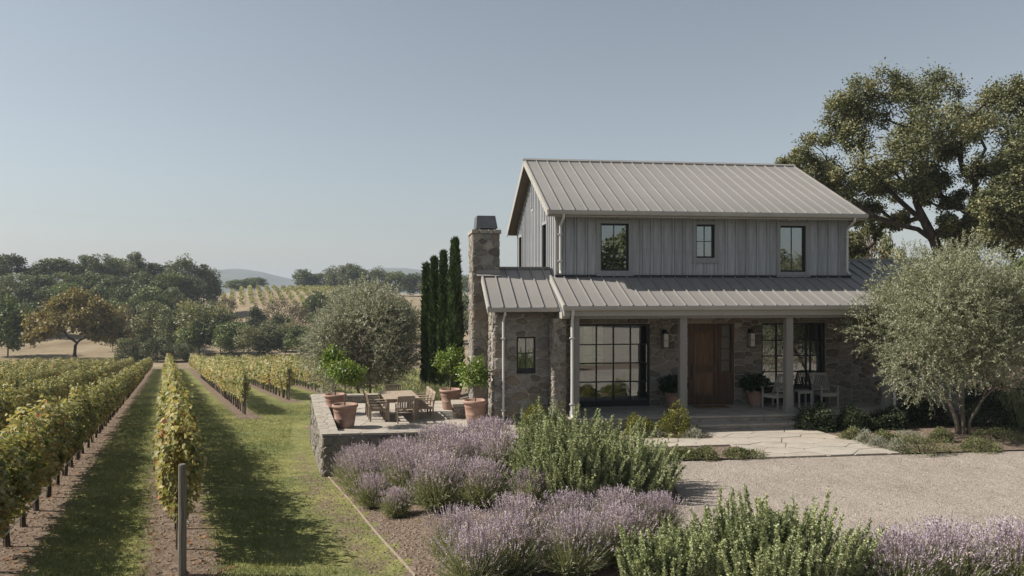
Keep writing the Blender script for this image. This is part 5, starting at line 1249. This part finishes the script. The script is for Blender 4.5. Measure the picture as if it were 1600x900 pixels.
def g(px, py, z=0):                            # a ground point seen at this pixel of the photograph
    Y = (CAMZ-z)*F/(py-450); return at(px, Y), Y
BX = 'round boxwood bushes before the porch'
for px, py, wp, hp, lb in ((998, 668, 46, 36, 'small round yellow green box bush below the big paned window'), (1056, 680, 56, 56, 'larger yellow green box bush left of the porch steps')):
    x, y = g(px, max(py, 680)); s_ = y/F; shrub('box_bush', x, y, wp/2*s_, wp/2*s_, hp*s_, 'boxwood', 2600, .05, .028, lb, BX)
DB = 'dark round bushes in the shade before the porch'
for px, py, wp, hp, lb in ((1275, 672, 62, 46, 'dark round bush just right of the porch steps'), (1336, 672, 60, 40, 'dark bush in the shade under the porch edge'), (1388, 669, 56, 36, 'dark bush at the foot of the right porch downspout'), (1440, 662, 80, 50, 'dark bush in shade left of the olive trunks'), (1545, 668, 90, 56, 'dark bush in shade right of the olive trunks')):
    x, y = g(px, py); s_ = y/F; shrub('dark_bush', x, y, wp/2*s_, wp/2*s_*.8, hp*s_, 'shade_tinted', 3000, .06, .035, lb, DB)
SA = 'silver santolina mounds in the planting beds'
for px, py, wp, hp, lb in ((1021, 682, 26, 13, 'small silver mound below the smaller box bush'), (1084, 685, 38, 20, 'silver mound beside the larger box bush'), (1352, 694, 34, 26, 'silver mound in the right bed, tallest near the path'), (1372, 700, 40, 22, 'silver mound in the right bed behind the green one'), (1420, 690, 46, 22, 'silver mound in front of the dark bushes'), (1402, 706, 36, 26, 'silver mound touching the green mound in the right bed')):
    x, y = g(px, py); s_ = y/F; shrub('santolina', x, y, wp/2*s_, wp/2*s_, hp*s_, 'santolina', 1600, .035, .012, lb, SA, up=.6)
GC = 'low green groundcover clumps in the planting beds'
for px, py, wp, hp, lb in ((1060, 716, 46, 20, 'low green clump at the left end of the strip bed by the gravel'), (1098, 717, 56, 22, 'low green clump in the middle of the strip bed'), (1160, 714, 66, 16, 'low green clump at the right end of the strip bed by the path'), (1332, 688, 40, 22, 'green clump at the path edge of the right bed'), (1440, 708, 88, 34, 'broad green mound in the right bed by the gravel'), (1530, 704, 70, 22, 'low green clump below the olive trunks'), (1560, 686, 80, 18, 'low dark clump right of the olive trunks'), (1470, 690, 40, 24, 'grey green clump left of the olive trunks'), (1385, 690, 46, 18, 'grey green clump between the silver mounds')):
    x, y = g(px, py); s_ = y/F; shrub('groundcover', x, y, wp/2*s_, wp/2.6*s_, hp*s_, 'cover', 2000, .045, .02, lb, GC, up=.5)
x, y = hw(-.95, -1.9).xy; shrub('flowering_shrub', x, y, .5, .4, .75, 'boxwood', 2200, .055, .035, 'leafy green shrub below the small wing window', z=TZ-.05)
for px, py, wp, hp, lb in ((1590, 668, 76, 66, 'upright pale grey shrub at the right edge beside the olive'), (1640, 672, 90, 60, 'pale grey shrub cut off by the right edge')):
    x, y = g(px, py); s_ = y/F; shrub('pale_shrub', x, y, wp/2*s_, wp/2*s_, hp*s_, 'lavleaf', 3000, .14, .014, lb, 'pale grey shrubs right of the olive', up=1.3)
for px, Y, wp, yt, lb in ((612, 29.6, 60, 590, 'left part of the grey lavender hedge behind the terrace'), (645, 29.0, 70, 584, 'middle mound of the grey lavender hedge behind the terrace'), (680, 28.2, 56, 596, 'right mound of the grey lavender hedge near the cypresses')):
    x = at(px, Y); z0 = tz(x, Y)-.05; hh = CAMZ+(450-yt)/F*Y-z0; shrub('lavender_hedge', x, Y, wp/2/F*Y, .8, hh, 'lavleaf', 4200, .16, .016, lb, 'lavender hedge mounds behind the terrace', up=1.0, z=z0)
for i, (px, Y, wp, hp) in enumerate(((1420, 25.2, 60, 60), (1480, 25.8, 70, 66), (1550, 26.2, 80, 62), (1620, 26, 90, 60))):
    x = at(px, Y); shrub('dark_hedge_bush', x, Y, wp/2/F*Y, .8, hp/F*Y, 'shade_tinted', 3000, .07, .04, '%s dark hedge bush from the left in deep shade behind the olive' % ORD[i], 'dark hedge bushes behind the olive')

def lavender_meshes(seed, n=1300, spread=1.0, h=.72):
    r = np.random.default_rng(seed)
    th = r.random(n)*6.283; inc = np.abs(r.normal(0, .62, n))*spread; inc = np.minimum(inc, 1.35)
    B = np.stack([np.cos(th)*.16*r.random(n), np.sin(th)*.16*r.random(n), np.full(n, .02)], 1)
    D = unit(np.stack([np.cos(th)*np.sin(inc), np.sin(th)*np.sin(inc), np.cos(inc)+.12], 1)+r.normal(0, .07, (n, 3)))
    Ln = h*(.64+.46*r.random(n)**1.3)*(1-.1*inc)
    tip = B+D*Ln[:, None]+np.array([0, 0, .05])*inc[:, None]
    stem_t = np.clip(r.normal(.62, .15, n), 0, 1)
    V1, F1 = leaves(B, tip-B, np.linalg.norm(tip-B, axis=1), .0075, rdir(n), 0)
    # narrow leaves in the lower two thirds
    k = 9; u = r.random((n, k))**.8*.72
    P = (B[:, None, :]+(tip-B)[:, None, :]*u[:, :, None]).reshape(-1, 3); Dl = unit(np.repeat(D, k, 0)*.75+r.normal(0, .5, (n*k, 3)))
    V2, F2 = leaves(P, Dl, .075*(.6+.7*r.random(n*k)), .011, None, .1)
    fo = mesh_np('foliage', np.concatenate([V1, V2]), [F1, F2+len(V1)], M['lavleaf'], False, np.concatenate([stem_t, np.clip(r.normal(.42, .2, n*k), 0, 1)]))
    # spikes: three whorls of small petals each
    fm = r.random(n) < np.clip(.92-inc*.75, 0, 1); tip, D, inc = tip[fm], D[fm], inc[fm]; n = len(tip)
    sp = []; td = np.clip(r.normal(.45, .22, n), 0, 1); tt = []
    sl_n = .1*(.6+.7*r.random(n)); Dn = unit(D+[0, 0, .25])
    for j in range(5):
        sp.append(tip+Dn*(sl_n*j/5)[:, None]); tt.append(np.clip(td+r.normal(0, .12, n), 0, 1))
    P = np.concatenate(sp*2); T = np.concatenate(tt*2); m_ = len(P)
    Df = unit(np.tile(Dn, (10, 1))+r.normal(0, .42, (m_, 3)))
    V, Fq = leaves(P, Df, (.027*(.7+.6*r.random(m_))), .0125, None, .1)
    fl = mesh_np('flower_spikes', V, [Fq], M['lavflower'], False, T)
    return fo, fl
LAV = [lavender_meshes(i+60, 1350, 1.0, .76) for i in range(3)]
def lavender(x, y, s_, label, i, hs=1.0, group='lavender bushes in the bed beside the lawn'):
    t = empty('lavender_bush', (x, y, tz(x, y)-.02), random.uniform(0, 6.28), label, 'lavender', group); t.scale = (s_, s_, s_*hs)
    fo, fl = LAV[i % 3]; link('foliage', fo, t); link('flower_spikes', fl, t)
LV = [(-3.7, 18.2, .8, 'lavender bush against the corner of the terrace wall'), (-2.75, 18.0, .85, 'lavender bush below the middle of the terrace front wall'), (-1.75, 18.2, .9, 'lavender bush below the right end of the terrace front wall'), (-.75, 18.3, .95, 'lavender bush between the terrace wall end and the big rosemary'),
      (-3.25, 17.1, 1.08, 'lavender mound nearest the lawn edging in the upper drift'), (-2.3, 16.9, 1.08, 'lavender bush in the middle of the upper drift'), (-1.35, 17.0, 1.14, 'lavender bush in the upper drift left of the big rosemary'), (-.4, 17.0, 1.20, 'lavender bush touching the left side of the big rosemary'),
      (-2.05, 15.5, 1.14, 'lavender mound at the front left of the middle drift'), (-1.1, 15.6, 1.20, 'lavender mound in the centre of the middle drift'), (-.25, 15.5, 1.20, 'lavender mound right of centre in the middle drift'), (-1.35, 14.4, 1.14, 'lavender bush low in front of the middle drift'), (-.55, 14.2, .95, 'lavender bush at the front right of the middle drift'), (-2.95, 16.1, 1.08, 'lavender bush between the upper and middle drifts by the lawn edging'), (-1.75, 16.3, .95, 'lavender bush inside the upper left drift'), (-.8, 16.35, 1.0, 'lavender bush in the heart of the lavender, left of the big rosemary'), (.1, 16.2, .9, 'lavender bush half swallowed by the big rosemary'), (-2.65, 15.2, .75, 'low lavender bush by the lawn edging below the upper drift'), (-2.1, 14.3, .6, 'small low lavender tuft at the lawn side of the middle drift'), (.3, 14.0, .75, 'sparse dry lavender bush in front of the big rosemary'),
      (-.75, 11.3, .9, 'leftmost lavender bush of the foreground drift'), (.05, 11.8, .92, 'foreground lavender bush second from the lawn'), (.85, 11.9, .9, 'foreground lavender bush in the middle of the drift'), (1.6, 12.3, .85, 'foreground lavender bush below the big rosemary'), (2.25, 12.2, .8, 'foreground lavender bush at the gravel edge'), (.0, 10.7, .95, 'lavender bush at the bottom edge left of centre'), (.8, 10.7, .95, 'lavender bush at the bottom edge near the centre'), (1.5, 11.1, .92, 'lavender bush behind the upright foreground rosemary'), (-.5, 10.2, .9, 'lavender bush cut by the bottom edge nearest the lawn')]
for i, (x, y, s_, lb) in enumerate(LV): lavender(x, y, s_, lb, i)
for i, (x, y, s_, lb) in enumerate([(4.75, 9.75, 1.0, 'lavender bush right of the upright foreground rosemary'), (5.5, 9.95, 1.05, 'lavender bush in the middle of the bottom right corner group'), (6.3, 9.9, 1.05, 'lavender bush in the bottom right corner')]): lavender(x, y, s_, lb, i+1, 1.0, 'lavender bushes in the bottom right corner')

def rosemary(x, y, rx, ry, h, nsh, label, seed, upright=.9, nn=64, ls=.036, lo=.25, hi=.6):
    r = np.random.default_rng(seed); z = tz(x, y)-.02
    t = empty('rosemary_bush', (x, y, z), 0, label, 'rosemary', 'tall rosemary bushes')
    d = unit(r.normal(size=(nsh, 3))+[0, 0, .5]); d[:, 2] = np.abs(d[:, 2])
    lump = 1+.12*np.sin(d[:, 0]*5+seed)+.12*np.sin(d[:, 1]*6+seed*2)
    ln = r.uniform(lo, hi, nsh)*h
    P0 = d*((.35+.65*r.random(nsh)**.5)*lump)[:, None]*np.array([rx, ry, h*.78])
    D0 = unit(d*np.array([.55, .55, .2])+np.array([0, 0, upright])+r.normal(0, .2, (nsh, 3)))
    P0 = P0-D0*(ln*.55)[:, None]; P0[:, 2] = np.maximum(P0[:, 2], .02)
    u = r.random((nsh, nn)); bend = r.normal(0, .06, (nsh, 1, 3))
    Pt = (P0[:, None, :]+D0[:, None, :]*(ln[:, None]*u)[:, :, None]+bend*(u**2)[:, :, None]).reshape(-1, 3)
    Dt = unit(np.repeat(D0, nn, 0)*.7+r.normal(0, .6, Pt.shape)); n = len(Pt)
    taper = (1.15-.6*u.ravel())
    tint = np.clip(np.repeat(r.normal(.42, .14, nsh), nn)+.18*(u.ravel()-.5)+r.normal(0, .16, n), 0, 1)
    link('foliage', leafmesh('foliage', Pt, Dt, ls*taper*(.75+.5*r.random(n)), .019, tint, M['rosemary'], None, .1), t)
    mb = MB()
    for i in range(0, nsh, 2): mb.tube([tuple(P0[i]*.3), tuple(P0[i]), tuple(P0[i]+D0[i]*ln[i]*.9)], [.012, .006, .003], 3, False)
    mb.build('stem', M['olivebark'], t); return t
rosemary(1.3, 15.1, 1.8, 1.35, 1.62, 760, 'very large rosemary bush between the lavender and the gravel', 3, 1.15, 190, .07)
rosemary(3.2, 9.9, 1.15, .75, 1.2, 360, 'upright rosemary bush in the foreground right of centre', 4, 1.6, 260, .066, .45, .85)
rosemary(1.95, 10.0, .6, .55, .85, 190, 'smaller rosemary bush in the foreground beside the lavender', 5, 1.5, 230, .062, .4, .8)

# ------------------------------------------------------------------ path, edgings
walk = empty('flagstone_path', hw(4, -4, 0), HTH, None, None); walk['kind'] = 'structure'
hl = lambda u, v: Vector((u-4, v+4, .004))
def slab(poly): return MB().prism([hl(u, v)+Vector((0, 0, .014)) for u, v in poly], (0, 0, -.06))
pa = [(3.45, -5.8), (6.95, -5.8), (6.45, -2.44), (3.45, -2.44)]; pb = [(-.5, -4.35), (3.44, -4.35), (3.44, -3.45), (-.5, -3.2)]
bs = slab(pa).build('path_base', M['joint'], walk); bs2 = slab(pb).build('path_base', M['joint'], walk)
stones(bs, voronoi(pa, 1.15, 1.35, .014, 71), lambda a, b: hl(a, b)+Vector((0, 0, .014)), (0, 0, 1), .022, M['flagstone'], 'paving_stone', 0, .07, .008, True, 41)
stones(bs2, voronoi(pb, 1.1, 1.4, .014, 72), lambda a, b: hl(a, b)+Vector((0, 0, .014)), (0, 0, 1), .022, M['flagstone'], 'paving_stone', 0, .07, .008, True, 42)
def edging(name, pts, wd, h, mat, label):
    m = MB()
    for p, q in zip(pts, pts[1:]):
        p, q = Vector(p), Vector(q); d = (q-p); n = Vector((-d.y, d.x, 0)).normalized()*wd; m.fr(p-Vector((0, 0, .06)), d, n, (0, 0, h+.06))
    return tag(m.build(name, mat), label, 'edging')
ep = [(float(xe(y))+.12+.012*math.sin(y*1.3), y, tz(float(xe(y))+.12, y)) for y in np.arange(9.6, 19.0, .55)]
edging('bed_edging', ep, .03, .02, M['teak'], 'pale timber edging strip between the lawn and the lavender bed')
edging('gravel_edging', [tuple(hw(u, -5.82, .0)) for u in (.9, 2.2, 3.44)], .02, .035, M['frame'], 'thin dark metal edging along the strip bed left of the path')
edging('gravel_edging', [tuple(hw(u, -5.82, .0)) for u in (6.96, 9, 12, 16, 24)], .02, .03, M['frame'], 'thin dark metal edging along the right bed')

# ------------------------------------------------------------------ haze
hm = NT('haze'); vol = hm.n('ShaderNodeVolumePrincipled'); vol.inputs['Color'].default_value = (.66, .745, .86, 1)
vol.inputs['Density'].default_value = .00028; vol.inputs['Anisotropy'].default_value = .0
hm.l(vol.outputs[0], hm.out.inputs['Volume'])
tag(MB().box(-7000, 7000, -500, 7500, -14, 88).build('haze', hm.m), kind='stuff')
